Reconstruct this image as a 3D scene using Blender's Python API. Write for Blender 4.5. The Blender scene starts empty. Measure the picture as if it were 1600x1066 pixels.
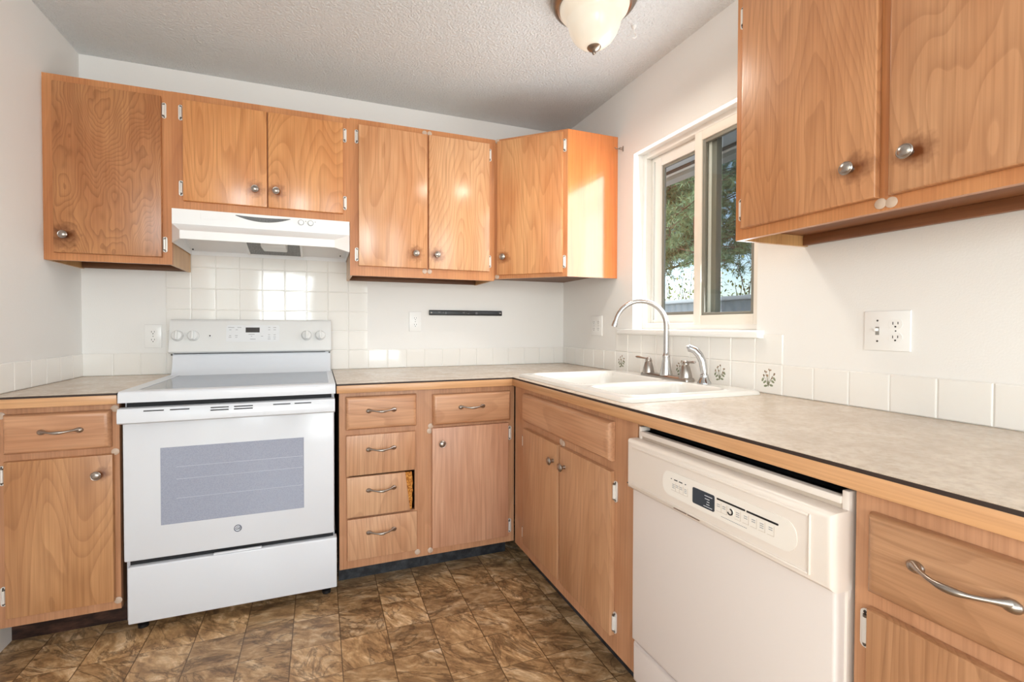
import bpy, bmesh, math, random
from math import sin, cos, pi, radians, sqrt, atan2
from mathutils import Vector, Matrix

SC = bpy.context.scene
COL = SC.collection

# ------------------------------------------------------------------ camera
F_PX, PP_X, PP_Y = 723.64, -32.29, -10.39
YAW, PITCH, ROLL = 0.3563, -0.0163, 0.0022
cam_d = bpy.data.cameras.new('camera')
cam = bpy.data.objects.new('camera', cam_d)
COL.objects.link(cam)
_f = Vector((sin(YAW) * cos(PITCH), cos(YAW) * cos(PITCH), sin(PITCH)))
_r = Vector((cos(YAW), -sin(YAW), 0))
_u = _r.cross(_f)
_r2 = cos(ROLL) * _r + sin(ROLL) * _u
_u2 = -sin(ROLL) * _r + cos(ROLL) * _u
cam.matrix_world = Matrix(((_r2.x, _u2.x, -_f.x, -1.5417), (_r2.y, _u2.y, -_f.y, -2.7538),
                           (_r2.z, _u2.z, -_f.z, 1.1564), (0, 0, 0, 1)))
cam_d.sensor_width = 36.0
cam_d.lens = F_PX / 1600 * 36
cam_d.shift_x = -PP_X / 1600
cam_d.shift_y = PP_Y / 1600
cam_d.clip_start = 0.02
SC.camera = cam

# ------------------------------------------------------------------ world, lights, exposure
SC.view_settings.view_transform = 'Standard'
SC.view_settings.look = 'None'
SC.view_settings.gamma = 1
SC.view_settings.exposure = 0.02
SC.cycles.use_denoising = True
SC.cycles.max_bounces = 8
SC.cycles.diffuse_bounces = 5
SC.cycles.sample_clamp_indirect = 6

world = bpy.data.worlds.new('sky')
SC.world = world
world.use_nodes = True
wn = world.node_tree.nodes
wl = world.node_tree.links
sky = wn.new('ShaderNodeTexSky')
sky.sky_type = 'NISHITA'
sky.sun_disc = False
sky.sun_elevation = radians(38)
sky.sun_rotation = radians(250)
bg = wn['Background']
bg.inputs['Strength'].default_value = 0.42
wl.new(sky.outputs[0], bg.inputs['Color'])


def lamp(name, kind, loc, direction, energy, color, size=None, size_y=None):
    d = bpy.data.lights.new(name, kind)
    d.energy = energy
    d.color = color
    if kind == 'AREA':
        d.shape = 'RECTANGLE'
        d.size = size
        d.size_y = size_y or size
    o = bpy.data.objects.new(name, d)
    COL.objects.link(o)
    o.location = loc
    o.rotation_euler = Vector(direction).to_track_quat('-Z', 'Y').to_euler()
    return o


sun = lamp('sun', 'SUN', (3, 2, 8), (0.27, -0.62, -0.72), 3.6, (1.0, 0.95, 0.86))
sun.data.angle = radians(0.6)
# daylight through the kitchen window and the rear window; side and patio lamps are added fill
lamp('daylight_kitchen_window', 'AREA', (0.052, -1.10, 1.60), (-1, 0, -0.05), 11, (0.93, 0.97, 1.0), 0.72, 0.89)
lamp('daylight_rear_window', 'AREA', (-2.02, -5.14, 1.48), (0, 1, -0.02), 76, (0.93, 0.96, 1.0), 0.80, 1.05)
lamp('added_side_fill', 'AREA', (-2.74, -3.75, 1.20), (1, 0.05, 0), 24, (0.93, 0.96, 1.0), 1.9, 1.9)  # unseen window added for cool fill on the right-hand cabinets
lamp('added_patio_fill', 'AREA', (-0.47, -5.14, 1.10), (-0.12, 1, 0), 54, (0.95, 0.97, 1.0), .75, 1.9)  # unseen door added for fill from behind, kept clear of tile reflections

# ------------------------------------------------------------------ mesh helpers


class MB:
    def __init__(self):
        self.v = []
        self.f = []

    def add(self, vs, fs):
        b = len(self.v)
        self.v.extend([tuple(p) for p in vs])
        self.f.extend([tuple(i + b for i in f) for f in fs])
        return self

    def add_bm(self, bm, mat=None):
        bm.verts.index_update()
        vs = [(mat @ v.co if mat else v.co.copy()) for v in bm.verts]
        fs = [[v.index for v in f.verts] for f in bm.faces]
        bm.free()
        return self.add(vs, fs)

    def box(self, x0, x1, y0, y1, z0, z1, bev=0.0, seg=2, pick=None, mat=None):
        bm = bmesh.new()
        bmesh.ops.create_cube(bm, size=1)
        for v in bm.verts:
            v.co = Vector(((x0 + x1) / 2 + v.co.x * (x1 - x0), (y0 + y1) / 2 + v.co.y * (y1 - y0), (z0 + z1) / 2 + v.co.z * (z1 - z0)))
        if bev > 0:
            es = [e for e in bm.edges if pick is None or pick((e.verts[0].co + e.verts[1].co) / 2, e)]
            bmesh.ops.bevel(bm, geom=es, offset=bev, segments=seg, profile=0.5, affect='EDGES')
        return self.add_bm(bm, mat)

    def prism(self, pts, y0, y1, plane='xz'):
        """polygon pts extruded; plane xz -> along y, xy -> along z, yz -> along x"""
        n = len(pts)

        def P(p, t):
            if plane == 'xz':
                return (p[0], t, p[1])
            if plane == 'xy':
                return (p[0], p[1], t)
            return (t, p[0], p[1])
        vs = [P(p, y0) for p in pts] + [P(p, y1) for p in pts]
        fs = [tuple(range(n)), tuple(range(2 * n - 1, n - 1, -1))]
        for i in range(n):
            j = (i + 1) % n
            fs.append((i, i + n, j + n, j))
        return self.add(vs, fs)

    def tube(self, pts, radii, seg=12, flat=1.0):
        pts = [Vector(p) for p in pts]
        n = len(pts)
        if not hasattr(radii, '__len__'):
            radii = [radii] * n
        t0 = (pts[1] - pts[0]).normalized()
        up = Vector((0, 0, 1)) if abs(t0.z) < 0.9 else Vector((1, 0, 0))
        a = t0.cross(up).normalized()
        vs = []
        for i in range(n):
            t = (pts[min(i + 1, n - 1)] - pts[max(i - 1, 0)]).normalized()
            a = (a - t * a.dot(t)).normalized()
            b = t.cross(a)
            for k in range(seg):
                w = 2 * pi * k / seg
                vs.append(pts[i] + (a * cos(w) + b * sin(w) * flat) * radii[i])
        fs = []
        for i in range(n - 1):
            for k in range(seg):
                k2 = (k + 1) % seg
                fs.append((i * seg + k, i * seg + k2, (i + 1) * seg + k2, (i + 1) * seg + k))
        fs.append(tuple(range(seg - 1, -1, -1)))
        fs.append(tuple((n - 1) * seg + k for k in range(seg)))
        return self.add(vs, fs)

    def lathe(self, prof, loc=(0, 0, 0), axis=(0, 0, 1), seg=24, sx=1.0, sy=1.0):
        """prof: list of (radius, height) along axis"""
        q = Vector((0, 0, 1)).rotation_difference(Vector(axis).normalized())
        L = Vector(loc)
        vs, fs = [], []
        for r, h in prof:
            for k in range(seg):
                w = 2 * pi * k / seg
                vs.append(L + q @ Vector((r * cos(w) * sx, r * sin(w) * sy, h)))
        m = len(prof)
        for i in range(m - 1):
            for k in range(seg):
                k2 = (k + 1) % seg
                fs.append((i * seg + k, i * seg + k2, (i + 1) * seg + k2, (i + 1) * seg + k))
        fs.append(tuple(range(seg - 1, -1, -1)))
        fs.append(tuple((m - 1) * seg + k for k in range(seg)))
        return self.add(vs, fs)

    def grid_slab(self, us, vs_, t0, t1, include, plane='xy'):
        """connected slab made of the cells of a grid; include(uc, vc) picks cells; t0<t1 thickness range"""
        def P(u, v, t):
            if plane == 'xy':
                return (u, v, t)
            return (u, t, v)
        nu, nv = len(us) - 1, len(vs_) - 1
        on = {(i, j) for i in range(nu) for j in range(nv) if include((us[i] + us[i + 1]) / 2, (vs_[j] + vs_[j + 1]) / 2)}
        idx = {}
        V, F = [], []

        def vid(i, j, s):
            k = (i, j, s)
            if k not in idx:
                idx[k] = len(V)
                V.append(P(us[i], vs_[j], t1 if s else t0))
            return idx[k]
        for (i, j) in on:
            F.append((vid(i, j, 1), vid(i + 1, j, 1), vid(i + 1, j + 1, 1), vid(i, j + 1, 1)))
            F.append((vid(i, j, 0), vid(i, j + 1, 0), vid(i + 1, j + 1, 0), vid(i + 1, j, 0)))
            for (di, dj, a, b) in ((-1, 0, (i, j + 1), (i, j)), (1, 0, (i + 1, j), (i + 1, j + 1)), (0, -1, (i, j), (i + 1, j)), (0, 1, (i + 1, j + 1), (i, j + 1))):
                if (i + di, j + dj) not in on:
                    F.append((vid(*a, 0), vid(*b, 0), vid(*b, 1), vid(*a, 1)))
        return self.add(V, F)

    def mesh(self, name, mat, angle=35):
        me = bpy.data.meshes.new(name)
        me.from_pydata([tuple(v) for v in self.v], [], self.f)
        bm = bmesh.new()
        bm.from_mesh(me)
        bmesh.ops.recalc_face_normals(bm, faces=bm.faces)
        bm.to_mesh(me)
        bm.free()
        for p in me.polygons:
            p.use_smooth = True
        me.set_sharp_from_angle(angle=radians(angle))
        me.materials.append(mat)
        return me

    def build(self, name, mat, parent=None, label=None, angle=35):
        o = bpy.data.objects.new(name, self.mesh(name, mat, angle))
        COL.objects.link(o)
        if parent:
            o.parent = parent
        if label:
            o['label'] = label
        return o


def thing(name, label, cat, loc=(0, 0, 0), rz=0.0, group=None):
    o = bpy.data.objects.new(name, None)
    o.empty_display_size = 0.05
    COL.objects.link(o)
    o.location = loc
    o.rotation_euler = (0, 0, rz)
    o['label'] = label
    o['category'] = cat
    if group:
        o['group'] = group
    return o


def tag(o, label, cat, group=None, kind=None):
    o['label'] = label
    o['category'] = cat
    if group:
        o['group'] = group
    if kind:
        o['kind'] = kind
    return o


def structure(o, label=None):
    o['kind'] = 'structure'
    if label:
        o['label'] = label
    return o


def clone(o, parent):
    """copy one part with its sub-parts"""
    c = o.copy()
    COL.objects.link(c)
    c.parent = parent
    for ch in [x for x in bpy.data.objects if x.parent == o]:
        clone(ch, c)
    return c

# ------------------------------------------------------------------ materials


def srgb(r, g, b):
    def f(c):
        c /= 255
        return c / 12.92 if c <= 0.04045 else ((c + 0.055) / 1.055) ** 2.4
    return (f(r), f(g), f(b), 1)


class NT:
    def __init__(self, name):
        self.m = bpy.data.materials.new(name)
        self.m.use_nodes = True
        self.t = self.m.node_tree
        self.b = self.t.nodes['Principled BSDF']

    def n(self, typ, **kw):
        nd = self.t.nodes.new(typ)
        for k, v in kw.items():
            if isinstance(v, bpy.types.NodeSocket):
                self.t.links.new(v, nd.inputs[k])
            elif k in nd.inputs:
                nd.inputs[k].default_value = v
            else:
                setattr(nd, k, v)
        return nd

    def link(self, a, b):
        self.t.links.new(a, b)

    def math(self, op, a, b=None, clamp=False):
        nd = self.t.nodes.new('ShaderNodeMath')
        nd.operation = op
        nd.use_clamp = clamp
        for i, x in enumerate((a, b)):
            if x is None:
                continue
            if isinstance(x, bpy.types.NodeSocket):
                self.t.links.new(x, nd.inputs[i])
            else:
                nd.inputs[i].default_value = x
        return nd.outputs[0]

    def mix(self, fac, a, b, blend='MIX'):
        nd = self.t.nodes.new('ShaderNodeMix')
        nd.data_type = 'RGBA'
        nd.blend_type = blend
        nd.clamp_factor = True
        for i, x in ((0, fac), (6, a), (7, b)):
            if isinstance(x, bpy.types.NodeSocket):
                self.t.links.new(x, nd.inputs[i])
            else:
                nd.inputs[i].default_value = x
        return nd.outputs[2]

    def ramp(self, fac, stops):
        nd = self.t.nodes.new('ShaderNodeValToRGB')
        cr = nd.color_ramp
        while len(cr.elements) < len(stops):
            cr.elements.new(0.5)
        for e, (p, c) in zip(cr.elements, stops):
            e.position = p
            e.color = c
        self.link(fac, nd.inputs[0])
        return nd.outputs[0]

    def obj_coord(self, scale=(1, 1, 1), off=(0, 0, 0)):
        tc = self.t.nodes.new('ShaderNodeTexCoord')
        mp = self.t.nodes.new('ShaderNodeMapping')
        mp.inputs['Scale'].default_value = scale
        mp.inputs['Location'].default_value = off
        self.link(tc.outputs['Object'], mp.inputs['Vector'])
        return mp.outputs[0]

    def noise(self, vec, scale, detail=2, rough=0.5, dist=0.0):
        nd = self.n('ShaderNodeTexNoise', Scale=scale, Detail=detail, Roughness=rough, Distortion=dist)
        self.link(vec, nd.inputs['Vector'])
        return nd.outputs['Fac']

    def bump(self, h, strength, dist=0.01):
        nd = self.n('ShaderNodeBump', Strength=strength, Distance=dist)
        self.link(h, nd.inputs['Height'])
        self.link(nd.outputs[0], self.b.inputs['Normal'])

    def set(self, **kw):
        for k, v in kw.items():
            s = self.b.inputs[k.replace('_', ' ')]
            if isinstance(v, bpy.types.NodeSocket):
                self.link(v, s)
            else:
                s.default_value = v
        return self


def simple(name, col, rough=0.5, metal=0.0, **kw):
    t = NT(name)
    t.set(Base_Color=col, Roughness=rough, Metallic=metal, **kw)
    return t.m


_seed = [0]


def wood(name, light, dark, line, axis='z', k=50, lines=0.45, rough=0.33, stains=(), fig=2.0, contrast=1.0, spec=0.5, lo=0.22, det=3.0):
    """stained birch plywood: contour-like growth rings, fine fibres, broad tone changes"""
    _seed[0] += 1
    s = _seed[0]
    t = NT(name)
    sc = {'z': (1, 1, lo), 'x': (lo, 1, 1), 'y': (1, lo, 1)}[axis]
    v = t.obj_coord(sc, (s * 3.17, s * 1.31, s * 2.07))
    n1 = t.noise(v, fig, det, 0.40, 0.2)
    saw = t.math('FRACT', t.math('MULTIPLY', n1, float(k)))
    ring = t.math('POWER', saw, 3.0)
    ring = t.math('MULTIPLY', ring, t.math('SUBTRACT', 1.0, t.math('POWER', saw, 30.0)))
    fs = {'z': (1, 1, 0.018), 'x': (0.018, 1, 1), 'y': (1, 0.018, 1)}[axis]
    v2 = t.obj_coord(fs, (s * 1.7, s * 0.9, s * 1.1))
    fib = t.noise(v2, 150, 3, 0.6)
    ms = {'z': (1, 1, 0.25), 'x': (0.25, 1, 1), 'y': (1, 0.25, 1)}[axis]
    broad = t.noise(t.obj_coord(ms, (s * 2.3, s * 0.7, s * 1.9)), 7, 3, 0.55)
    tone = t.ramp(broad, [(0.5 - 0.17 / contrast, dark), (0.5 + 0.17 / contrast, light)])
    c = t.mix(t.math('MULTIPLY', ring, lines), tone, line)
    fibm = t.ramp(fib, [(0.32, (0.80, 0.76, 0.72, 1)), (0.60, (1.04, 1.04, 1.04, 1))])
    c = t.mix(0.8, c, fibm, 'MULTIPLY')
    if stains:
        tc = t.t.nodes.new('ShaderNodeTexCoord')
        sep = t.t.nodes.new('ShaderNodeSeparateXYZ')
        t.link(tc.outputs['Object'], sep.inputs[0])
        wob = t.noise(tc.outputs['Object'], 45, 2, 0.6)
        for (sx, sz, rad) in stains:
            dx = t.math('SUBTRACT', sep.outputs[0], sx)
            dz = t.math('SUBTRACT', sep.outputs[2], sz)
            d = t.math('SQRT', t.math('ADD', t.math('MULTIPLY', dx, dx), t.math('MULTIPLY', dz, dz)))
            d = t.math('ADD', d, t.math('MULTIPLY', t.math('SUBTRACT', wob, 0.5), rad * 1.1))
            m = t.math('SUBTRACT', 1.0, t.math('DIVIDE', d, rad), True)
            c = t.mix(t.math('MULTIPLY', m, 1.1, True), c, (line[0] * 0.62, line[1] * 0.45, line[2] * 0.3, 1))
    t.set(Base_Color=c, Roughness=rough)
    t.b.inputs['Specular IOR Level'].default_value = spec
    t.bump(t.math('ADD', fib, t.math('MULTIPLY', broad, 0.6)), 0.06, 0.004)
    return t.m


M = {}
# painted drywall
for nm, base, sc_, st in (('wall_paint', srgb(237, 235, 232), 210, 0.10), ('ceiling_paint', srgb(232, 236, 238), 95, 1.0)):
    t = NT(nm)
    v = t.obj_coord()
    n = t.noise(v, sc_, 3, 0.6)
    big = t.noise(v, 2.5, 2, 0.5)
    t.set(Base_Color=t.mix(t.math('MULTIPLY', big, 0.25), base, tuple(c * 0.93 for c in base[:3]) + (1,)), Roughness=0.75)
    t.bump(n, st, 0.006 if nm == 'wall_paint' else 0.012)
    M[nm] = t.m

# upper cabinets: orange stained birch, lower: paler and pinker where the varnish has worn
UL, UD, ULN = srgb(221, 159, 103), srgb(201, 133, 80), srgb(156, 92, 48)
M['upper_frame'] = wood('upper_frame_birch', srgb(206, 144, 94), srgb(190, 124, 77), srgb(160, 98, 55), 'z', 14, 0.3)
M['lower_frame'] = wood('lower_frame_birch', srgb(202, 152, 116), srgb(184, 132, 96), srgb(150, 100, 66), 'z', 14, 0.3)
M['lower_rail'] = wood('lower_rail_birch', srgb(202, 152, 116), srgb(184, 132, 96), srgb(150, 100, 66), 'x', 14, 0.3)
M['edge_band'] = wood('counter_edge_birch', srgb(214, 166, 122), srgb(202, 150, 104), srgb(178, 124, 80), 'x', 10, 0.25, 0.3)
M['edge_band_y'] = wood('counter_edge_birch_long', srgb(214, 166, 122), srgb(202, 150, 104), srgb(178, 124, 80), 'y', 10, 0.25, 0.3)
M['inside'] = simple('cabinet_inside', srgb(120, 84, 56), 0.7)
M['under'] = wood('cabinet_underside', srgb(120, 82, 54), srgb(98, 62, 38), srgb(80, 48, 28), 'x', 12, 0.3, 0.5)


def up_door(name, st=(), k=30, li=UL, da=UD, ln=ULN, lines=0.42, fig=2.0, con=1.0):
    return wood(name, li, da, ln, 'z', k, lines, 0.22, st, fig, con)


def low_wood(name, axis='z', st=(), k=40, li=srgb(208, 160, 124), da=srgb(188, 136, 100), ln=srgb(150, 100, 66), lines=0.38, fig=2.0):
    return wood(name, li, da, ln, axis, k, lines, 0.36, st, fig)


# laminate worktop
t = NT('laminate')
v = t.obj_coord()
a = t.noise(v, 9, 5, 0.65, 0.6)
b = t.noise(v, 60, 4, 0.7)
c = t.ramp(a, [(0.30, srgb(190, 170, 150)), (0.55, srgb(212, 194, 174)), (0.75, srgb(224, 210, 194))])
c = t.mix(t.ramp(b, [(0.42, (0, 0, 0, 1)), (0.68, (.6, .6, .6, 1))]), c, srgb(176, 156, 134))
t.set(Base_Color=c, Roughness=0.24)
t.bump(b, 0.04, 0.002)
M['laminate'] = t.m
M['dark_edge'] = simple('laminate_dark_edge', srgb(52, 38, 32), 0.6)

# ceramic tile
t = NT('white_tile')
v = t.obj_coord()
t.set(Base_Color=srgb(238, 235, 230), Roughness=0.07)
t.bump(t.noise(v, 7, 1, 0.4), 0.03, 0.02)
M['tile'] = t.m
M['decal_green'] = simple('decal_leaf_green', srgb(134, 140, 112), 0.15)
M['decal_brown'] = simple('decal_blossom_brown', srgb(168, 142, 116), 0.15)
M['decal_stem'] = simple('decal_stem_grey', srgb(128, 124, 104), 0.15)

# appliances and metal
M['enamel'] = simple('white_enamel', srgb(220, 223, 229), 0.16)  # cool daylight cast on the range front is put into this bluish white
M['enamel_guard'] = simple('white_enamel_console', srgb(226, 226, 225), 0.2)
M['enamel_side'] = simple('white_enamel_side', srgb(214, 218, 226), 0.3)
M['hood_white'] = simple('hood_white', srgb(238, 238, 238), 0.28)
M['bisque'] = simple('bisque_plastic', srgb(228, 216, 205), 0.32)
M['bisque_door'] = simple('bisque_door_paint', srgb(222, 211, 204), 0.36)
M['bisque_panel'] = simple('bisque_control_film', srgb(238, 230, 220), 0.25)
M['bisque_line'] = simple('bisque_printed_line', srgb(196, 180, 164), 0.4)
M['black'] = simple('black_plastic', srgb(26, 26, 28), 0.35)
M['shadow_gap'] = simple('dark_gap_shade', srgb(22, 22, 26), 0.7)  # near-black that stands for the shade in gaps and slots
M['display'] = simple('dark_display', srgb(42, 46, 54), 0.1)
M['display_brown'] = simple('clock_display', srgb(58, 52, 50), 0.12)
M['print_grey'] = simple('grey_printing', srgb(150, 150, 152), 0.5)
M['badge'] = simple('badge_dark', srgb(74, 80, 100), .4)
M['print_light'] = simple('light_printing', srgb(196, 198, 204), 0.5)
t = NT('ceramic_cooktop')
v = t.obj_coord()
sp = t.noise(v, 420, 2, 0.6)
t.set(Base_Color=t.ramp(sp, [(0.42, srgb(92, 100, 112)), (0.62, srgb(146, 155, 167))]), Roughness=0.06)
M['cooktop'] = t.m
t = NT('oven_window_glass')
v = t.obj_coord()
vo = t.n('ShaderNodeTexVoronoi', Scale=240.0)
t.link(v, vo.inputs['Vector'])
t.set(Base_Color=t.ramp(vo.outputs['Distance'], [(0.2, srgb(150, 156, 174)), (0.6, srgb(160, 166, 183))]), Roughness=0.12)
M['oven_glass'] = t.m
M['rack'] = simple('oven_rack_line', srgb(182, 187, 200), 0.3)
M['nickel'] = simple('satin_nickel', srgb(168, 160, 153), 0.28, 1.0)
M['steel'] = simple('brushed_steel', srgb(196, 194, 192), 0.22, 1.0)
M['chrome'] = simple('chrome', srgb(196, 196, 198), 0.09, 1.0)
M['pewter'] = simple('aged_pewter', srgb(150, 138, 126), 0.3, 1.0)
M['hinge'] = simple('painted_hinge', srgb(232, 228, 222), 0.3, 0.3)
M['hinge_pin'] = simple('hinge_pin_steel', srgb(120, 112, 104), 0.35, 0.9)
M['screw'] = simple('screw_head', srgb(70, 66, 62), 0.4, 0.6)
M['bumper'] = simple('clear_bumper', srgb(200, 176, 156), 0.35)
M['plate'] = simple('white_cover_plate', srgb(242, 241, 239), 0.25)
M['slot'] = simple('outlet_slot', srgb(40, 38, 38), 0.6)
M['filter'] = None
t = NT('aluminium_filter_mesh')
v = t.obj_coord()
vo = t.n('ShaderNodeTexVoronoi', Scale=260.0)
t.link(v, vo.inputs['Vector'])
t.set(Base_Color=t.ramp(vo.outputs['Distance'], [(0.2, srgb(92, 92, 92)), (0.7, srgb(150, 150, 150))]), Roughness=0.45, Metallic=0.4)
M['filter'] = t.m
M['lens'] = simple('lamp_lens', srgb(226, 226, 224), 0.3)
M['sink'] = simple('sink_enamel', srgb(228, 224, 217), 0.14)
M['vinyl'] = simple('window_vinyl', srgb(232, 229, 223), 0.35)
M['vinyl_warm'] = simple('window_vinyl_sash', srgb(230, 222, 210), 0.35)
M['gasket'] = simple('window_gasket_grey', srgb(128, 126, 116), 0.5)
M['paint_trim'] = simple('gloss_trim_paint', srgb(240, 239, 236), 0.25)
M['latch'] = simple('latch_brown', srgb(104, 76, 58), 0.4)
M['chipboard'] = None
t = NT('raw_chipboard')
v = t.obj_coord()
n = t.noise(v, 160, 4, 0.7)
t.set(Base_Color=t.ramp(n, [(0.35, srgb(110, 56, 16)), (0.5, srgb(196, 122, 44)), (0.66, srgb(230, 172, 86))]), Roughness=0.8)
t.bump(n, 0.6, 0.01)
M['chipboard'] = t.m
# toe kicks
t = NT('black_vinyl_toe')
v = t.obj_coord()
n = t.noise(v, 24, 4, 0.65)
t.set(Base_Color=t.ramp(n, [(0.4, srgb(28, 30, 34)), (0.72, srgb(66, 68, 72))]), Roughness=0.45)
M['toe_black'] = t.m
t = NT('dark_brown_toe')
v = t.obj_coord((0.3, 1, 1))
n = t.noise(v, 30, 4, 0.7)
t.set(Base_Color=t.ramp(n, [(0.45, srgb(34, 18, 14)), (0.75, srgb(86, 56, 44))]), Roughness=0.4)
M['toe_brown'] = t.m

# slate-look sheet vinyl floor, square tiles
t = NT('slate_vinyl_floor')
tc = t.t.nodes.new('ShaderNodeTexCoord')
sep = t.t.nodes.new('ShaderNodeSeparateXYZ')
t.link(tc.outputs['Object'], sep.inputs[0])
PT = 0.1678
gx = t.math('DIVIDE', t.math('ADD', sep.outputs[0], 1.303 + 20 * PT), PT)
gy = t.math('DIVIDE', t.math('ADD', sep.outputs[1], 0.81 + 40 * PT), PT)
fx, fy = t.math('FRACT', gx), t.math('FRACT', gy)
ix, iy = t.math('FLOOR', gx), t.math('FLOOR', gy)
ex = t.math('MINIMUM', fx, t.math('SUBTRACT', 1.0, fx))
ey = t.math('MINIMUM', fy, t.math('SUBTRACT', 1.0, fy))
edge_x = t.math('LESS_THAN', ex, 0.011)
edge_y = t.math('LESS_THAN', ey, 0.008)
comb = t.t.nodes.new('ShaderNodeCombineXYZ')
t.link(ix, comb.inputs[0])
t.link(iy, comb.inputs[1])
wnz = t.n('ShaderNodeTexWhiteNoise')
wnz.noise_dimensions = '3D'
t.link(comb.outputs[0], wnz.inputs['Vector'])
# random offset and turn of the stone figure per tile
off = t.t.nodes.new('ShaderNodeVectorMath')
off.operation = 'MULTIPLY_ADD'
t.link(wnz.outputs['Color'], off.inputs[0])
off.inputs[1].default_value = (7, 7, 7)
t.link(tc.outputs['Object'], off.inputs[2])
vr = t.t.nodes.new('ShaderNodeVectorRotate')
vr.rotation_type = 'Z_AXIS'
t.link(off.outputs[0], vr.inputs['Vector'])
t.link(t.math('MULTIPLY', wnz.outputs['Value'], 1.2), vr.inputs['Angle'])
mp = t.t.nodes.new('ShaderNodeMapping')
mp.inputs['Scale'].default_value = (0.55, 1.25, 1)
mp.inputs['Rotation'].default_value = (0, 0, 0.75)
t.link(vr.outputs[0], mp.inputs['Vector'])
s1 = t.noise(mp.outputs[0], 15, 9, 0.70, 0.55)
s2 = t.noise(mp.outputs[0], 7, 6, 0.62, 1.0)
s3 = t.noise(mp.outputs[0], 42, 5, 0.7, 0.6)
stone = t.ramp(s1, [(0.26, srgb(96, 74, 54)), (0.42, srgb(154, 120, 84)), (0.52, srgb(186, 150, 108)), (0.63, srgb(218, 188, 150)), (0.78, srgb(238, 222, 200))])
vein = t.math('SUBTRACT', 1.0, t.math('MULTIPLY', t.math('ABSOLUTE', t.math('SUBTRACT', s2, 0.5)), 26.0), True)
stone = t.mix(t.math('MULTIPLY', vein, 0.62), stone, srgb(66, 46, 32))
stone = t.mix(t.math('MULTIPLY', t.ramp(s3, [(0.4, (0, 0, 0, 1)), (0.7, (1, 1, 1, 1))]), 0.35), stone, srgb(92, 66, 42))
tone = t.ramp(wnz.outputs['Value'], [(0.0, (0.80, 0.79, 0.78, 1)), (1.0, (1.20, 1.18, 1.14, 1))])
stone = t.mix(1.0, stone, tone, 'MULTIPLY')
grout = t.math('MAXIMUM', edge_x, t.math('MULTIPLY', edge_y, 0.75))
stone = t.mix(t.math('MULTIPLY', grout, 0.8), stone, srgb(84, 60, 38))
t.set(Base_Color=stone, Roughness=0.36)
h = t.math('SUBTRACT', t.math('MULTIPLY', s1, 0.6), t.math('MULTIPLY', grout, 0.5))
t.bump(h, 0.25, 0.004)
M['floor'] = t.m

# window glass: clear pane with a mirror-like sheen
t = NT('window_glass')
nt = t.t
tr = nt.nodes.new('ShaderNodeBsdfTransparent')
tr.inputs[0].default_value = (0.93, 0.95, 0.94, 1)
gl = nt.nodes.new('ShaderNodeBsdfGlossy')
gl.inputs['Roughness'].default_value = 0.02
fr = nt.nodes.new('ShaderNodeFresnel')
mx = nt.nodes.new('ShaderNodeMixShader')
geo = nt.nodes.new('ShaderNodeNewGeometry')
fm = t.math('MULTIPLY', fr.outputs[0], t.math('SUBTRACT', 1.0, geo.outputs['Backfacing']))
nt.links.new(fm, mx.inputs[0])
nt.links.new(tr.outputs[0], mx.inputs[1])
nt.links.new(gl.outputs[0], mx.inputs[2])
nt.links.new(mx.outputs[0], nt.nodes['Material Output'].inputs[0])
M['glass'] = t.m

# lamp bowl lit from inside
t = NT('lit_alabaster_bowl')
v = t.obj_coord()
n = t.noise(v, 6, 3, 0.5, 0.8)
t.set(Base_Color=srgb(214, 206, 192), Roughness=0.25, Emission_Color=t.ramp(n, [(0.35, srgb(255, 232, 198)), (0.65, srgb(255, 244, 224))]), Emission_Strength=0.34)
M['bowl'] = t.m
# outdoors
M['soffit'] = simple('eave_soffit_paint', srgb(236, 233, 228), 0.7)
M['fascia'] = simple('eave_fascia_brown', srgb(122, 104, 88), 0.6)
M['gutter'] = simple('gutter_paint', srgb(206, 196, 182), 0.5)
M['fence_cap'] = simple('galvanised_cap', srgb(214, 218, 222), 0.45, 0.2)
M['fence_sheet'] = simple('galvanised_sheet', srgb(176, 182, 190), 0.45, 0.2)
M['bark'] = wood('pine_bark', srgb(150, 128, 110), srgb(104, 84, 70), srgb(70, 54, 44), 'z', 20, 0.5, 0.9)
for nm, c1, c2 in (('needles', srgb(104, 134, 98), srgb(178, 200, 156)), ('shrub_leaves', srgb(130, 138, 60), srgb(196, 194, 110))):
    t = NT(nm)
    v = t.obj_coord()
    n = t.noise(v, 5, 4, 0.7)
    t.set(Base_Color=t.ramp(n, [(0.35, c1), (0.65, c2)]), Roughness=0.6)
    M[nm] = t.m
t = NT('lawn')
n = t.noise(t.obj_coord(), 3, 5, 0.7)
t.set(Base_Color=t.ramp(n, [(0.35, srgb(96, 104, 60)), (0.7, srgb(150, 146, 96))]), Roughness=0.9)
M['lawn'] = t.m

# ------------------------------------------------------------------ room shell
W, H = 2.6022, 2.4434
YB = -5.05          # rear wall behind the viewpoint
TZ = 0.914          # worktop height
WY0, WY1, WZ0, WZ1 = -1.475, -0.731, 1.146, 2.062   # kitchen window opening

structure(MB().box(-W - 0.12, 0.15, YB - 0.12, 0.12, -0.05, 0.0).build('floor', M['floor']), 'brown slate-look vinyl floor in square tiles')
structure(MB().box(-W - 0.12, 0.15, YB - 0.12, 0.12, H, H + 0.06).build('ceiling', M['ceiling_paint']), 'textured off-white ceiling')
structure(MB().box(-W - 0.12, 0.15, 0.0, 0.12, 0, H).build('wall_back', M['wall_paint']), 'white back wall behind the range')
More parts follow.
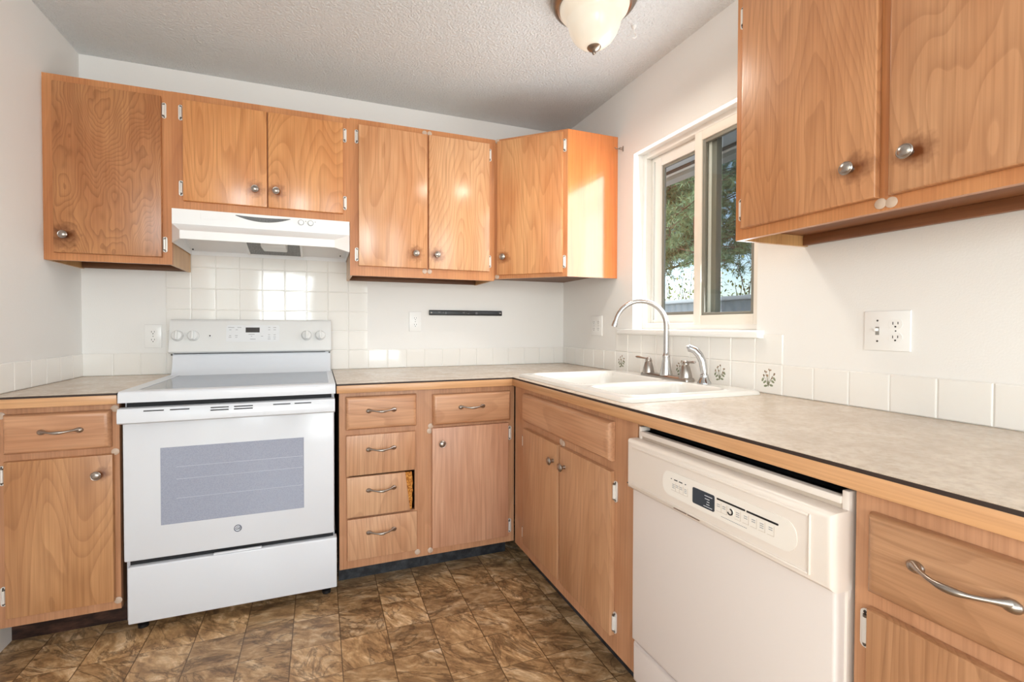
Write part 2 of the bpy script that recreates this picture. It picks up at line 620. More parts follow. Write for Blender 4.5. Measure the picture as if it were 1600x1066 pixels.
# right wall with the window opening
wr = MB()
us = [YB - 0.12, WY0, WY1, 0.0]
zs = [0, WZ0, WZ1, H]
bmw = MB().grid_slab(us, zs, 0.0, 0.15, lambda u, z: not (WY0 < u < WY1 and WZ0 < z < WZ1), 'xz')
wr.add([(y, x, z) for (x, y, z) in bmw.v], bmw.f)
structure(wr.build('wall_right', M['wall_paint']), 'white right wall with the sink window')
# left wall with an unseen side window added for fill light
bmw = MB().grid_slab([YB - 0.12, -4.70, -2.80, 0.0], [0, 0.25, 2.15, H], -W - 0.12, -W, lambda u, z: not (-4.7 < u < -2.8 and 0.25 < z < 2.15), 'xz')
structure(MB().add([(y, x, z) for (x, y, z) in bmw.v], bmw.f).build('wall_left', M['wall_paint']), 'white left wall beside the single upper cabinet')
# rear wall with a window and an unseen patio door added for fill
bmw = MB().grid_slab([-W, -2.42, -1.62, -0.85, -0.10, 0.0], [0, 0.15, 0.95, 2.0, 2.05, H], YB - 0.08, YB,
                     lambda u, z: not ((-2.42 < u < -1.62 and 0.95 < z < 2.0) or (-0.85 < u < -0.10 and 0.15 < z < 2.05)), 'xz')
structure(bmw.build('wall_rear', M['wall_paint']))
for nm, (x0, x1, z0, z1) in (('window_2', (-2.42, -1.62, 0.95, 2.0)), ('added_door_1', (-0.85, -0.10, 0.15, 2.05))):  # the door is added to let in fill light
    m = MB()
    for a, b_, c_, d_ in ((x0, x1, z0, z0 + .05), (x0, x1, z1 - .05, z1), (x0, x0 + .05, z0, z1), (x1 - .05, x1, z0, z1), ((x0 + x1) / 2 - .025, (x0 + x1) / 2 + .025, z0, z1)):
        m.box(a, b_, YB - .06, YB - .02, c_, d_, .004)
    o = structure(m.build(nm, M['vinyl']))
    MB().box(x0, x1, YB - .045, YB - .04, z0, z1).build('pane', M['glass'], o)
m = MB()
for a, b_, c_, d_ in ((-4.7, -2.8, .25, .31), (-4.7, -2.8, 2.09, 2.15), (-4.7, -4.64, .25, 2.15), (-2.86, -2.8, .25, 2.15), (-3.78, -3.72, .25, 2.15)):
    m.box(-W - .09, -W - .04, a, b_, c_, d_, .004)
o = structure(m.build('added_window_3', M['vinyl']))  # window added to go with the side fill lamp
MB().box(-W - .07, -W - .065, -4.7, -2.8, .25, 2.15).build('pane', M['glass'], o)

# ------------------------------------------------------------------ kitchen window
win = structure(bpy.data.objects.new('window_1', None), 'white vinyl sliding window over the sink')
COL.objects.link(win)


def ybox(m, y0, y1, x0, x1, z0, z1, b=0.003):
    m.box(x0, x1, min(y0, y1), max(y0, y1), z0, z1, b)


def ring(m, ya, yb, za, zb, w, x0, x1, b=0.003, wb=None):
    """frame of four bars; ya is the far (left in view) side"""
    wb = wb or w
    ybox(m, ya, ya - w, x0, x1, za, zb, b)
    ybox(m, yb + w, yb, x0, x1, za, zb, b)
    ybox(m, ya - w, yb + w, x0, x1, za, za + wb, b)
    ybox(m, ya - w, yb + w, x0, x1, zb - w, zb, b)


m = MB()
ring(m, WY1, WY0, WZ0, WZ1, 0.030, 0.060, 0.150)
ring(m, WY1 - .030, WY0 + .030, WZ0 + .03, WZ1 - .03, 0.020, 0.092, 0.150)
m.build('window_frame', M['vinyl'], win)
lo = MB()
ring(lo, -0.800, -1.165, 1.172, 2.018, 0.045, 0.084, 0.110)
s1_ = lo.build('sash', M['vinyl'], win)
g = MB()
ring(g, -0.845, -1.12, 1.217, 1.973, 0.014, 0.092, 0.104, 0.001)
g.build('gasket', M['gasket'], s1_)
MB().box(0.0965, 0.0995, -1.115, -0.85, 1.222, 1.968).build('pane', M['glass'], s1_)
so = MB()
ring(so, -1.094, -1.447, 1.168, 2.032, 0.042, 0.058, 0.088)
s2_ = so.build('sash', M['vinyl_warm'], win, 'cream sliding sash on the right')
g = MB()
ring(g, -1.136, -1.405, 1.206, 1.990, 0.016, 0.064, 0.082, 0.001)
ybox(g, -1.152, -1.190, 0.088, 0.120, 1.19, 2.03, 0.002)
g.build('gasket', M['gasket'], s2_)
MB().box(0.0715, 0.0745, -1.40, -1.14, 1.21, 1.985).build('pane', M['glass'], s2_)
t = NT('insect_screen')
nt = t.t
tr = nt.nodes.new('ShaderNodeBsdfTransparent')
df = nt.nodes.new('ShaderNodeBsdfDiffuse')
df.inputs[0].default_value = srgb(58, 60, 62)
mx = nt.nodes.new('ShaderNodeMixShader')
mx.inputs[0].default_value = 0.36
nt.links.new(tr.outputs[0], mx.inputs[1])
nt.links.new(df.outputs[0], mx.inputs[2])
nt.links.new(mx.outputs[0], nt.nodes['Material Output'].inputs[0])
MB().box(0.122, 0.1225, -1.445, -1.19, 1.19, 2.03).build('insect_screen', t.m, win)
MB().box(0.072, 0.084, -1.093, -1.072, 1.585, 1.665, .005, 3).build('latch', M['latch'], win)
# painted returns of the opening
m = MB()
m.box(0.0, 0.060, WY1 - .004, WY1 + 0.0, WZ0, WZ1, 0)
m.box(0.0, 0.060, WY0, WY1, WZ1 - .004, WZ1, 0)
m.box(0.0, 0.060, WY0, WY0 + .004, WZ0, WZ1, 0)
structure(m.build('trim_1', M['paint_trim']), 'glossy white painted returns around the sink window')
m = MB().box(-0.034, 0.062, -1.503, -0.640, 1.116, 1.1455, .010, 3, lambda c, e: c.x < 0)
structure(m.build('window_sill', M['paint_trim'], win))

# ------------------------------------------------------------------ tiled backsplashes (one connected tiled sheet each)
P_ = 0.1095


def tiled(us, zs, holes, t_out, frame):
    """heightfield: flat tiles with eased edges around sunk joints; us / zs are joint positions"""
    def coords(js):
        out = []
        for i in range(len(js) - 1):
            a, b_ = js[i], js[i + 1]
            out += [(a + .0008, 0), (a + .0026, .8), (a + .0048, 1), (b_ - .0048, 1), (b_ - .0026, .8), (b_ - .0008, 0)]
        return out
    cu, cz = coords(us), coords(zs)
    V, F = [], []
    keep = {}
    for i in range(len(cu) - 1):
        for j in range(len(cz) - 1):
            um, zm = (cu[i][0] + cu[i + 1][0]) / 2, (cz[j][0] + cz[j + 1][0]) / 2
            if holes(um, zm):
                continue
            q = []
            for (a, b_) in ((i, j), (i + 1, j), (i + 1, j + 1), (i, j + 1)):
                if (a, b_) not in keep:
                    keep[(a, b_)] = len(V)
                    d = min(cu[a][1], cz[b_][1])
                    V.append(frame(cu[a][0], cz[b_][0], .0015 + d * (t_out - .0015)))
                q.append(keep[(a, b_)])
            F.append(tuple(q))
    # solid rim: push the outline back to the wall
    bm = bmesh.new()
    bv = [bm.verts.new(p) for p in V]
    for f in F:
        bm.faces.new([bv[i] for i in f])
    ed = [e for e in bm.edges if len(e.link_faces) == 1]
    r = bmesh.ops.extrude_edge_only(bm, edges=ed)
    base = Vector(frame(0, 0, 0))
    nrm = (Vector(frame(0, 0, 1)) - base).normalized()
    for x in r['geom']:
        if isinstance(x, bmesh.types.BMVert):
            x.co -= nrm * (x.co - base).dot(nrm)
    return MB().add_bm(bm)


ZR = [TZ + .1087 * k for k in range(7)]
bxs = [0.0] + [-(.1809 + P_ * k) for k in range(-1, 22)] + [-W]
bxs = sorted(bxs)
tl = tiled(bxs, ZR, lambda u, z: z > ZR[1] and not (-2.262 < u < -1.28), .0042, lambda u, z, d: (u, -d - .0004, z))
tag(tl.build('tile_backsplash', M['tile'], None, None, 9), 'square white tiles on the back wall, rising behind the range', 'backsplash')
rys = sorted([0.0] + [-(.5933 + P_ * k) for k in range(-5, 20)] + [-2.75])
tl = tiled(rys, ZR[:3], lambda u, z: z > ZR[1] and not (-1.579 < u < -.5933), .0042, lambda u, z, d: (-d - .0004, u, z))
rb = tag(tl.build('tile_backsplash', M['tile'], None, None, 9), 'white tiles with painted flower sprigs along the sink wall', 'backsplash')
lys = sorted([0.0] + [-(.10 + P_ * k) for k in range(0, 5)] + [-.645, -.70])
tl = tiled(lys, ZR[:2], lambda u, z: False, .0042, lambda u, z, d: (-W + d + .0004, u, z))
tag(tl.build('tile_backsplash', M['tile'], None, None, 9), 'single short row of white tiles on the side wall above the short countertop', 'backsplash')

# flower sprigs fired onto five of the sink-wall tiles
random.seed(5)
for k in (0, 2, 4, 6, 8):
    yc = -(.5933 + P_ * (k + .5))
    zc = TZ + .052

    def blob(m, y, z, ry, rz, ang, x=-.0050):
        n = 8
        ca, sa = cos(ang), sin(ang)
        pts = []
        for i in range(n):
            w = 2 * pi * i / n
            py, pz = ry * cos(w), rz * sin(w)
            pts.append((y + py * ca - pz * sa, z + py * sa + pz * ca))
        m.prism(pts, x, -.0040, 'yz')
    st, lf, fl = MB(), MB(), MB()
    for (dy, dz) in ((-.022, .020), (-.006, .034), (.010, .026), (.020, .012), (.004, .012), (-.014, .006)):
        p0 = Vector((-.0046, yc, zc - .026))
        p1 = Vector((-.0046, yc + dy * .5, zc - .004 + dz * .3))
        p2 = Vector((-.0046, yc + dy, zc + dz))
        st.tube([p0, p1, p2], .0007, 5)
        for q in range(3):
            blob(fl, yc + dy + random.uniform(-.004, .004), zc + dz + random.uniform(-.003, .004), .0032, .0026, random.uniform(0, 3))
    for (dy, dz, an) in ((-.018, -.006, .6), (-.012, -.020, .2), (.014, -.010, 2.4), (.010, -.024, 2.9), (-.024, .004, 1.0), (.022, -.002, 2.0), (0, -.012, 1.5)):
        blob(lf, yc + dy, zc + dz, .0078, .0040, an)
    dec = st.build('flower_decal', M['decal_stem'], rb, 'painted brown and green flower sprig')
    lf.build('leaves', M['decal_green'], dec)
    fl.build('blossoms', M['decal_brown'], dec)

# ------------------------------------------------------------------ cabinet hardware
def knob_mesh():
    prof = [(.0075, 0), (.0070, .004), (.0055, .009), (.0062, .013), (.0125, .016), (.0160, .0195), (.0163, .0215), (.0145, .0235), (.0132, .0232), (.0120, .0246), (.006, .0268), (.0005, .0275)]
    return MB().lathe(prof, (0, 0, 0), (0, -1, 0), 24)


KNOB = knob_mesh().mesh('knob', M['nickel'])


def pull_mesh():
    m = MB()
    pts, rad = [], []
    n = 22
    for i in range(n + 1):
        s = -1 + 2 * i / n
        x = s * .0525
        y = -.0275 * (1 - abs(s) ** 2.3) - .003
        sag = -.0035 * cos(pi * s)
        pts.append((x, y, sag * .5))
        a = abs(s)
        rad.append(.0036 + .0022 * max(0, 1 - (a / .38) ** 2) + .0040 * max(0, (a - .7) / .3) ** 1.4)
    m.tube(pts, rad, 12)
    for sx in (-1, 1):
        m.lathe([(.0098, 0), (.0098, .002), (.0085, .0045), (.0055, .008), (.002, .0095)], (sx * .0535, 0, -.001), (0, -1, 0), 18, 1.25, 1.0)
    return m


PULL = pull_mesh().mesh('pull', M['nickel'])


def hinge_mesh():
    m = MB()
    m.box(-.0085, .0085, -.0035, 0, -.034, .034, .0075, 3, lambda c, e: abs(e.verts[0].co.y - e.verts[1].co.y) > .001)
    m.tube([(.002, -.0065, -.022), (.002, -.0065, .022)], .0052, 12)
    return m


def hinge_pin():
    return MB().tube([(.002, -.0065, -.0265), (.002, -.0065, .0265)], .0042, 10)


HINGE = hinge_mesh().mesh('hinge', M['hinge'])
HPIN = hinge_pin().mesh('pin', M['hinge_pin'])
HSCREW = MB().lathe([(.0028, 0), (.0024, .0012), (.0005, .0016)], (0, 0, 0), (0, -1, 0), 10).mesh('screw', M['screw'])
BUMP = MB().lathe([(.0125, 0), (.0125, .0012), (.010, .0026), (.0005, .0030)], (0, 0, 0), (0, -1, 0), 18).mesh('bumper_pad', M['bumper'])


def put(name, me, parent, loc, rot=(0, 0, 0), sc=None):
    o = bpy.data.objects.new(name, me)
    COL.objects.link(o)
    o.parent = parent
    o.location = loc
    o.rotation_euler = rot
    if sc:
        o.scale = sc
    return o


def add_knob(door, x, z, th=.019):
    return put('knob', KNOB, door, (x, -th, z))


def add_pull(dr, x, z, th=.019, s=1.0):
    return put('pull', PULL, dr, (x, -th, z), (0, 0, 0), (s, s, s))


def add_hinge(cab, x, z, side, y=-.001):
    """side=+1: barrel towards +x (door lies to the right)"""
    h = put('hinge', HINGE, cab, (x, y, z), (0, 0, 0), (side, 1, 1))
    put('pin', HPIN, h, (0, 0, 0))
    for dz in (-.029, .029):
        put('screw', HSCREW, h, (-.001, -.0035, dz))
    return h


def add_bumper(cab, x, z):
    put('bumper_pad', BUMP, cab, (x, -.0005, z))


def slab(x0, x1, z0, z1, th=.019, b=.004, seg=2):
    return MB().box(x0, x1, -th, -.0008, z0, z1, b, seg, lambda c, e: c.y < -th + 1e-5)


def routed(x0, x1, z0, z1, th=.027):
    """drawer front with a wide rounded-over thumbnail edge"""
    m = MB()
    m.box(x0, x1, -th, -.0008, z0, z1, .0185, 6, lambda c, e: c.y < -th + 1e-5)
    return m


def frame_part(cab, w, z0, z1, openings, mat, th=.019, name='face_frame'):
    us = sorted({0.0, w} | {a for o in openings for a in o[:2]})
    zz = sorted({z0, z1} | {a for o in openings for a in o[2:]})
    inc = lambda u, z: not any(o[0] < u < o[1] and o[2] < z < o[3] for o in openings)
    return MB().grid_slab(us, zz, 0.0, th, inc, 'xz').build(name, mat, cab)


def opening(x0, x1, z0, z1, i=.014):
    return (x0 + i, x1 - i, z0 + i, z1 - i)


UZ0, UZ1 = 1.430, 2.197
UY = -.320


def upper(name, label, x0, x1, z0, z1, doors, end_l=False):
    """doors in world x,z; local x = world x - x0; local z = world z - z0; front plane y=0, back +y"""
    w, h = x1 - x0, z1 - z0
    d = -UY
    c = thing('wall_cabinet', label, 'cabinet', (x0, UY, z0), 0, 'upper cabinets on the back wall')
    frame_part(c, w, 0, h, [opening(a - x0, b - x0, p - z0, q - z0) for (a, b, p, q) in doors], M['upper_frame'])
    m = MB()
    m.box(.0, .012, .019, d - .001, 0, h).box(w - .012, w, .019, d - .001, 0, h)
    m.box(.012, w - .012, .019, d - .001, h - .012, h).box(.012, w - .012, d - .008, d - .001, .030, h - .012)
    m.build('carcass', M['upper_side'], c)
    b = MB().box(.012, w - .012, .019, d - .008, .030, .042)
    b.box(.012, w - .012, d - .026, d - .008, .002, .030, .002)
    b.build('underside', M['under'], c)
    return c


M['upper_side'] = wood('upper_side_birch', srgb(214, 170, 116), srgb(190, 140, 88), srgb(160, 106, 60), 'z', 20, 0.3, 0.3)

# 1: single door at the left
c1 = upper('wall_cabinet', 'single-door wall cabinet with dark swirling grain beside the range hood', -W, -2.153, UZ0, 2.195, [(-2.564, -2.187, 1.460, 2.163)])
mt = wood('swirled_birch_door', srgb(198, 142, 94), srgb(168, 108, 66), srgb(118, 68, 36), 'z', 62, 0.55, 0.3, [(-2.525 + W, 1.532 - UZ0, .06)], 4.0, 1.1, 0.5, 0.36, 3.5)
dd = slab(-2.564 + W, -2.187 + W, .030, .733).build('door', mt, c1)
add_knob(dd, -2.525 + W, 1.532 - UZ0)
for z in (2.106, 1.517):
    add_hinge(c1, -2.178 + W, z - UZ0, -1)
# 2: two short doors over the hood
x0 = -2.153
c2 = upper('wall_cabinet', 'short two-door orange wood cabinet directly above the range hood', x0, -1.394, 1.679, 2.196, [(-2.106, -1.768, 1.716, 2.162), (-1.763, -1.427, 1.716, 2.162)])
for i, (a, b, kx) in enumerate(((-2.106, -1.768, -1.817), (-1.763, -1.427, -1.728))):
    mt = up_door('hood_cabinet_door_birch', [(kx - x0, 1.793 - 1.679, .045)], 60 + 12 * i)
    dd = slab(a - x0, b - x0, 1.716 - 1.679, 2.162 - 1.679).build('door', mt, c2)
    add_knob(dd, kx - x0, 1.793 - 1.679)
for x, s in ((-2.116, 1), (-1.418, -1)):
    for z in (2.107, 1.772):
        add_hinge(c2, x - x0, z - 1.679, s)
# 3: two tall doors
x0 = -1.394
z0 = 1.414
c3 = upper('wall_cabinet', 'two-door orange wood wall cabinet between the range hood and the corner cabinet', x0, -.620, z0, 2.200, [(-1.353, -1.003, 1.464, 2.168), (-.995, -.654, 1.462, 2.168)])
for i, (a, b, kx) in enumerate(((-1.353, -1.003, -1.066), (-.995, -.654, -.953))):
    mt = up_door('tall_door_birch', [(kx - x0, 1.538 - z0, .048)], 46 + 10 * i, srgb(222, 172, 128), srgb(206, 146, 100) if i == 0 else srgb(214, 158, 112), ULN, 0.36)
    dd = slab(a - x0, b - x0, 1.463 - z0, 2.168 - z0).build('door', mt, c3)
    add_knob(dd, kx - x0, 1.538 - z0)
for x, s in ((-1.362, 1), (-.648, -1)):
    for z in (2.110, 1.520):
        add_hinge(c3, x - x0, z - z0, s)
for x in (-1.015, -.988):
    add_bumper(c3, x - x0, 2.180 - z0)
    add_bumper(c3, x - x0, 1.450 - z0)
# 4: diagonal corner cabinet
A, B = Vector((-.620, -.320)), Vector((-.312, -.598))
L4 = (B - A).length
ang = atan2(B.y - A.y, B.x - A.x)
z0 = 1.424
h = 2.198 - z0
c4 = thing('corner_wall_cabinet', 'diagonal corner wall cabinet with a light side panel beside the window', 'cabinet', (A.x, A.y, z0), ang)
dd0 = (.022, L4 - .024)
frame_part(c4, L4, 0, h, [opening(dd0[0], dd0[1], .020, h - .018)], M['upper_frame'])


def inv(p):
    d = Vector(p) - A
    return (d.x * cos(-ang) - d.y * sin(-ang), d.x * sin(-ang) + d.y * cos(-ang))


foot = [inv(p) for p in ((-.619, -.001), (-.001, -.001), (-.001, -.598), (-.305, -.598), (-.612, -.311))]
foot[3] = (L4 - .003, .0195)
foot[4] = (.003, .0195)
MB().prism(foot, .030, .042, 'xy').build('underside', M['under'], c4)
MB().prism(foot, h - .012, h, 'xy').build('top_panel', M['upper_frame'], c4)
m = MB()
pe0, pe1 = inv((-.312, -.598)), inv((-.001, -.598))
pe2, pe3 = inv((-.001, -.586)), inv((-.312, -.586))
m.prism([(L4, .0), pe1, pe2, (pe3[0], .0195), (L4 - .001, .0195)], 0, h, 'xy')
M['end_panel'] = wood('corner_end_panel_birch', srgb(230, 142, 76), srgb(218, 122, 58), srgb(200, 100, 44), 'z', 8, 0.25, 0.16, (), 1.5)
for nd_ in M['end_panel'].node_tree.nodes:
    if nd_.type == 'BSDF_PRINCIPLED':
        nd_.inputs['Coat Weight'].default_value = 1.0
        nd_.inputs['Coat Roughness'].default_value = 0.12
        nd_.inputs['Coat IOR'].default_value = 1.6
m.build('end_panel', M['end_panel'], c4, 'glossy orange end panel')
pb = [inv(p) for p in ((-.619, -.001), (-.607, -.001), (-.607, -.305), (-.619, -.317))]
MB().prism(pb, 0, h, 'xy').build('side_panel', M['upper_frame'], c4)
mt = up_door('corner_door_birch', [(.062, 1.541 - z0, .045)], 52, srgb(220, 164, 112), srgb(204, 138, 88), ULN, 0.36)
dd = slab(dd0[0], dd0[1], .020, h - .016).build('door', mt, c4)
add_knob(dd, .062, 1.541 - z0)
for z in (2.113, 1.502):
    add_hinge(c4, L4 - .016, z - z0, -1)
add_bumper(c4, .018, h - .010)
add_bumper(c4, .018, .012)

# 5: right-wall cabinet near the viewpoint
RXU = -.310
RY0, RY1 = -1.650, -2.520
z0, z1 = 1.428, 2.197
h, w, d = z1 - z0, RY0 - RY1, .309
c5 = thing('wall_cabinet', 'two-door wood wall cabinet above the dishwasher, bumper discs between its doors', 'cabinet', (RXU, RY0, z0), -pi / 2)
dr = [(.031, .400, .031, .735), (.425, .800, .031, .735)]
frame_part(c5, w, 0, h, [opening(*q) for q in dr], M['upper_frame'])
m = MB()
m.box(0, .012, .019, d, 0, h).box(w - .012, w, .019, d, 0, h).box(.012, w - .012, .019, d, h - .012, h).box(.012, w - .012, d - .008, d, .034, h - .012)
m.build('carcass', M['upper_side'], c5)
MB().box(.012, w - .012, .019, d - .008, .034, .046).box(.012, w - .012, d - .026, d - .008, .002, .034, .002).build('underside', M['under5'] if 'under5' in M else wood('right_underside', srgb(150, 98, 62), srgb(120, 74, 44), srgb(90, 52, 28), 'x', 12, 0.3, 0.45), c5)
for i, (a, b, p, q) in enumerate(dr):
    kx, kz = ((.348, .113) if i == 0 else (.468, .112))
    mt = wood('near_upper_door_birch', srgb(202, 146, 102) if i == 0 else srgb(200, 150, 110), srgb(182, 124, 82), srgb(138, 86, 50), 'z', 84 if i == 0 else 70, 0.38, 0.34, [(kx + .012, kz, .045)], 2.2)
    dd = slab(a, b, p, q, .019, .005, 3).build('door', mt, c5)
    add_knob(dd, kx, kz)
for z in (2.110, 1.520):
    add_hinge(c5, .022, z - z0, 1)
add_bumper(c5, .402, .018)
add_bumper(c5, .424, .016)

# ------------------------------------------------------------------ base cabinets
BY = -.670
BZ0, BZ1 = .104, .872


def base(label, loc, rz, w, d, openings, toe_mat, name='base_cabinet', toe_set=.105, side_l=True, side_r=True, frame_mat='lower_frame'):
    c = thing(name, label, 'cabinet', loc, rz, 'base cabinets')
    frame_part(c, w, BZ0, BZ1, openings, M[frame_mat])
    m = MB()
    m.box(.0, .014, .019, d, BZ0, BZ1).box(w - .014, w, .019, d, BZ0, BZ1)
    m.box(.014, w - .014, .019, d, BZ0, BZ0 + .014).box(.014, w - .014, d - .008, d, BZ0 + .014, BZ1)
    m.build('carcass', M['inside'], c)
    MB().box(0, w, toe_set, toe_set + .012, .0, BZ0).build('toe_kick', toe_mat, c)
    return c


# A left of the range
x0 = -W
w = -2.236 - x0
cA = base('wood base cabinet with one drawer and one door between range and side wall', (x0, BY, 0), 0, w, .665,
          [opening(-2.560 - x0, -2.256 - x0, .140, .686), opening(-2.560 - x0, -2.256 - x0, .710, .850)], M['toe_brown'])
dd = slab(-2.560 - x0, -2.252 - x0, .141, .686).build('door', low_wood('left_base_door', 'z', [(-2.284 - x0, .62, .03)], 80, srgb(202, 152, 106), srgb(178, 126, 84), srgb(140, 92, 58), .45), cA)
add_knob(dd, -2.295 - x0, .617)
dd = routed(-2.560 - x0, -2.257 - x0, .711, .849).build('drawer', low_wood('left_drawer', 'x', (), 24), cA)
add_pull(dd, -2.398 - x0, .786, .027)
for z in (.637, .216):
    add_hinge(cA, -2.570 - x0, z, 1)
for x, z in ((-2.249, .852), (-2.249, .692), (-2.245, .136), (-2.572, .845)):
    add_bumper(cA, x - x0, z)

# B bank of four drawers
x0 = -1.462
w = -1.090 - x0
dB = [(-1.436, -1.131, .706, .854), (-1.434, -1.136, .512, .686), (-1.432, -1.152, .332, .505), (-1.430, -1.130, .145, .323)]
cB = base('four-drawer wood base cabinet beside the range, third drawer front broken', (x0, BY, 0), 0, w, .665,
          [opening(dB[0][0] - x0, dB[0][1] - x0, dB[0][2], dB[0][3]), (-1.420 - x0, -1.1365 - x0, .325, .668), (-1.420 - x0, -1.144 - x0, .158, .318)], M['toe_black'], toe_set=.112)
dd = routed(dB[0][0] - x0, dB[0][1] - x0, .710, .854).build('drawer', low_wood('top_drawer', 'x', (), 26, lines=.5), cB)
add_pull(dd, -1.287 - x0, .792, .027)
for i, zc in ((1, .622), (2, .444), (3, .259)):
    a, b, p, q = dB[i]
    ms = slab(a - x0, b - x0, p, q, .019, .003)
    if i == 2:      # the right end has split off along a slanting line
        ms.v = [(vx - (.022 * (vz - p) / (q - p) + .008 if vx > (b - x0) - .02 else 0), vy, vz) for (vx, vy, vz) in ms.v]
    dd = ms.build('drawer', low_wood('plain_drawer', 'z', (), 50, srgb(216, 172, 136) if i == 3 else srgb(210, 166, 130)), cB)
    add_pull(dd, -1.287 - x0, zc)
    if i == 2:
        # torn edge where the front has split off the drawer box
        random.seed(3)
        pts = [(b - x0 - .010, p + .002)]
        n = 14
        right = []
        for k in range(n + 1):
            z = p + .002 + (q - p - .004) * k / n
            right.append((b - x0 - .001 + .004 * sin(3 * k / n) + random.uniform(-.0022, .0022), z))
        pts = pts + right + [(b - x0 - .032, q - .002)]
        MB().prism(pts, -.015, -.002, 'xz').build('chipped_edge', M['chipboard'], dd, 'raw orange chipboard edge')
add_bumper(cB, -1.124 - x0, .128)

# C drawer over door
x0 = -1.090
w = -.646 - x0
cC = base('wood base cabinet in the corner with one drawer above one door', (x0, BY, 0), 0, w, .665,
          [opening(-1.058 - x0, -.680 - x0, .140, .690), opening(-1.056 - x0, -.673 - x0, .704, .848)], M['toe_black'], toe_set=.112)
dd = slab(-1.059 - x0, -.682 - x0, .138, .692).build('door', low_wood('corner_base_door', 'z', (), 40, srgb(208, 160, 130), srgb(188, 136, 106), srgb(160, 108, 80), .3), cC)
add_knob(dd, -1.016 - x0, .621)
dd = routed(-1.056 - x0, -.673 - x0, .704, .847).build('drawer', low_wood('corner_drawer', 'x', (), 18), cC)
add_pull(dd, -.872 - x0, .784, .027)
for z in (.639, .184):
    add_hinge(cC, -.671 - x0, z, -1)
for x, z in ((-1.063, .700), (-1.068, .678), (-1.064, .126)):
    add_bumper(cC, x - x0, z)

# D sink base on the right run (front faces -x)
BX = -.648
DY0, DY1 = -.690, -1.612
w = DY0 - DY1
cD = base('sink base cabinet with a false drawer front over two doors', (BX, DY0, 0), -pi / 2, w, .64,
          [opening(.130, .456, .156, .690), opening(.476, .806, .156, .690), opening(.130, .806, .724, .850)], M['toe_black'], toe_set=.075)
dd = routed(.128, .810, .724, .852).build('false_drawer_front', low_wood('false_front', 'x', (), 16), cD)
for i, (a, b, kx) in enumerate(((.126, .457, .424), (.476, .810, .515))):
    dd = slab(a, b, .158, .692).build('door', low_wood('sink_door', 'z', (), 36, srgb(200, 152, 114), srgb(180, 130, 92), srgb(150, 102, 68), .3), cD)
    add_knob(dd, kx, .622)
for x, s in ((.108, 1), (.818, -1)):
    for z in (.628, .203):
        add_hinge(cD, x, z, s)
for x, z in ((.458, .703), (.474, .700)):
    add_bumper(cD, x, z)
# F drawer base right of the dishwasher
FY0, FY1 = -2.214, -2.680
w = FY0 - FY1
cF = base('drawer-over-door wood base cabinet on the far side of the dishwasher from the sink', (BX, FY0, 0), -pi / 2, w, .64,
          [opening(.028, .440, .140, .672), opening(.028, .440, .706, .840)], M['toe_black'], toe_set=.075)
dd = routed(.028, .440, .705, .841).build('drawer', low_wood('near_drawer', 'x', (), 44, srgb(188, 142, 106), srgb(168, 120, 84), srgb(136, 92, 60)), cF)  # weaker light at this end is put into the darker drawer wood
add_pull(dd, .155, .786, .027)
dd = slab(.028, .440, .141, .676).build('door', low_wood('near_base_door', 'z', (), 90, srgb(186, 138, 100), srgb(164, 114, 76), srgb(128, 84, 52), .5), cF)
add_hinge(cF, .020, .633, 1)
add_hinge(cF, .020, .200, 1)

# ------------------------------------------------------------------ worktops
CX, CY = -.667, -.700
SY0, SY1, SX0, SX1 = -.700, -1.495, -.590, -.070     # cut-out for the sink


def counter(label, us, vs_, inc, edges):
    c = thing('countertop', label, 'countertop', (0, 0, 0))
    MB().grid_slab(us, vs_, TZ - .0012, TZ, inc).build('laminate', M['laminate'], c)
    m = MB()
    m.grid_slab(us, vs_, TZ - .020, TZ - .0014, inc)
    m.build('substrate', M['dark_edge'], c, 'dark edge line under the laminate')
    for (x0, x1, y0, y1, along) in edges:
        MB().box(x0, x1, y0, y1, .8725, TZ - .0085, .002, 2).build('wood_edge', M['edge_band' if along == 'x' else 'edge_band_y'], c)
    return c


counter('short speckled beige laminate countertop between the range and the side wall', [-W + .001, -2.232], [-.705, -.001], lambda u, v: True,
        [(-W + .001, -2.232, -.7062, -.686, 'x')])
counter('L-shaped speckled beige laminate countertop holding the white sink', [-1.473, CX, SX0, SX1, -.001], [-2.685, SY1, SY0, CY, -.001],
        lambda u, v: (u > CX or v > CY) and not (SX0 < u < SX1 and SY1 < v < SY0),
        [(-1.473, CX - .0012, CY - .0012, CY + .019, 'x'), (CX - .0012, CX + .019, -2.685, CY + .019, 'y')])

# ------------------------------------------------------------------ sink
def sd_rr(x, y, cx, cy, hx, hy, r):
    qx, qy = abs(x - cx) - hx + r, abs(y - cy) - hy + r
    return sqrt(max(qx, 0) ** 2 + max(qy, 0) ** 2) + min(max(qx, qy), 0) - r


def smooth(t):
    t = max(0.0, min(1.0, t))
    return t * t * (3 - 2 * t)


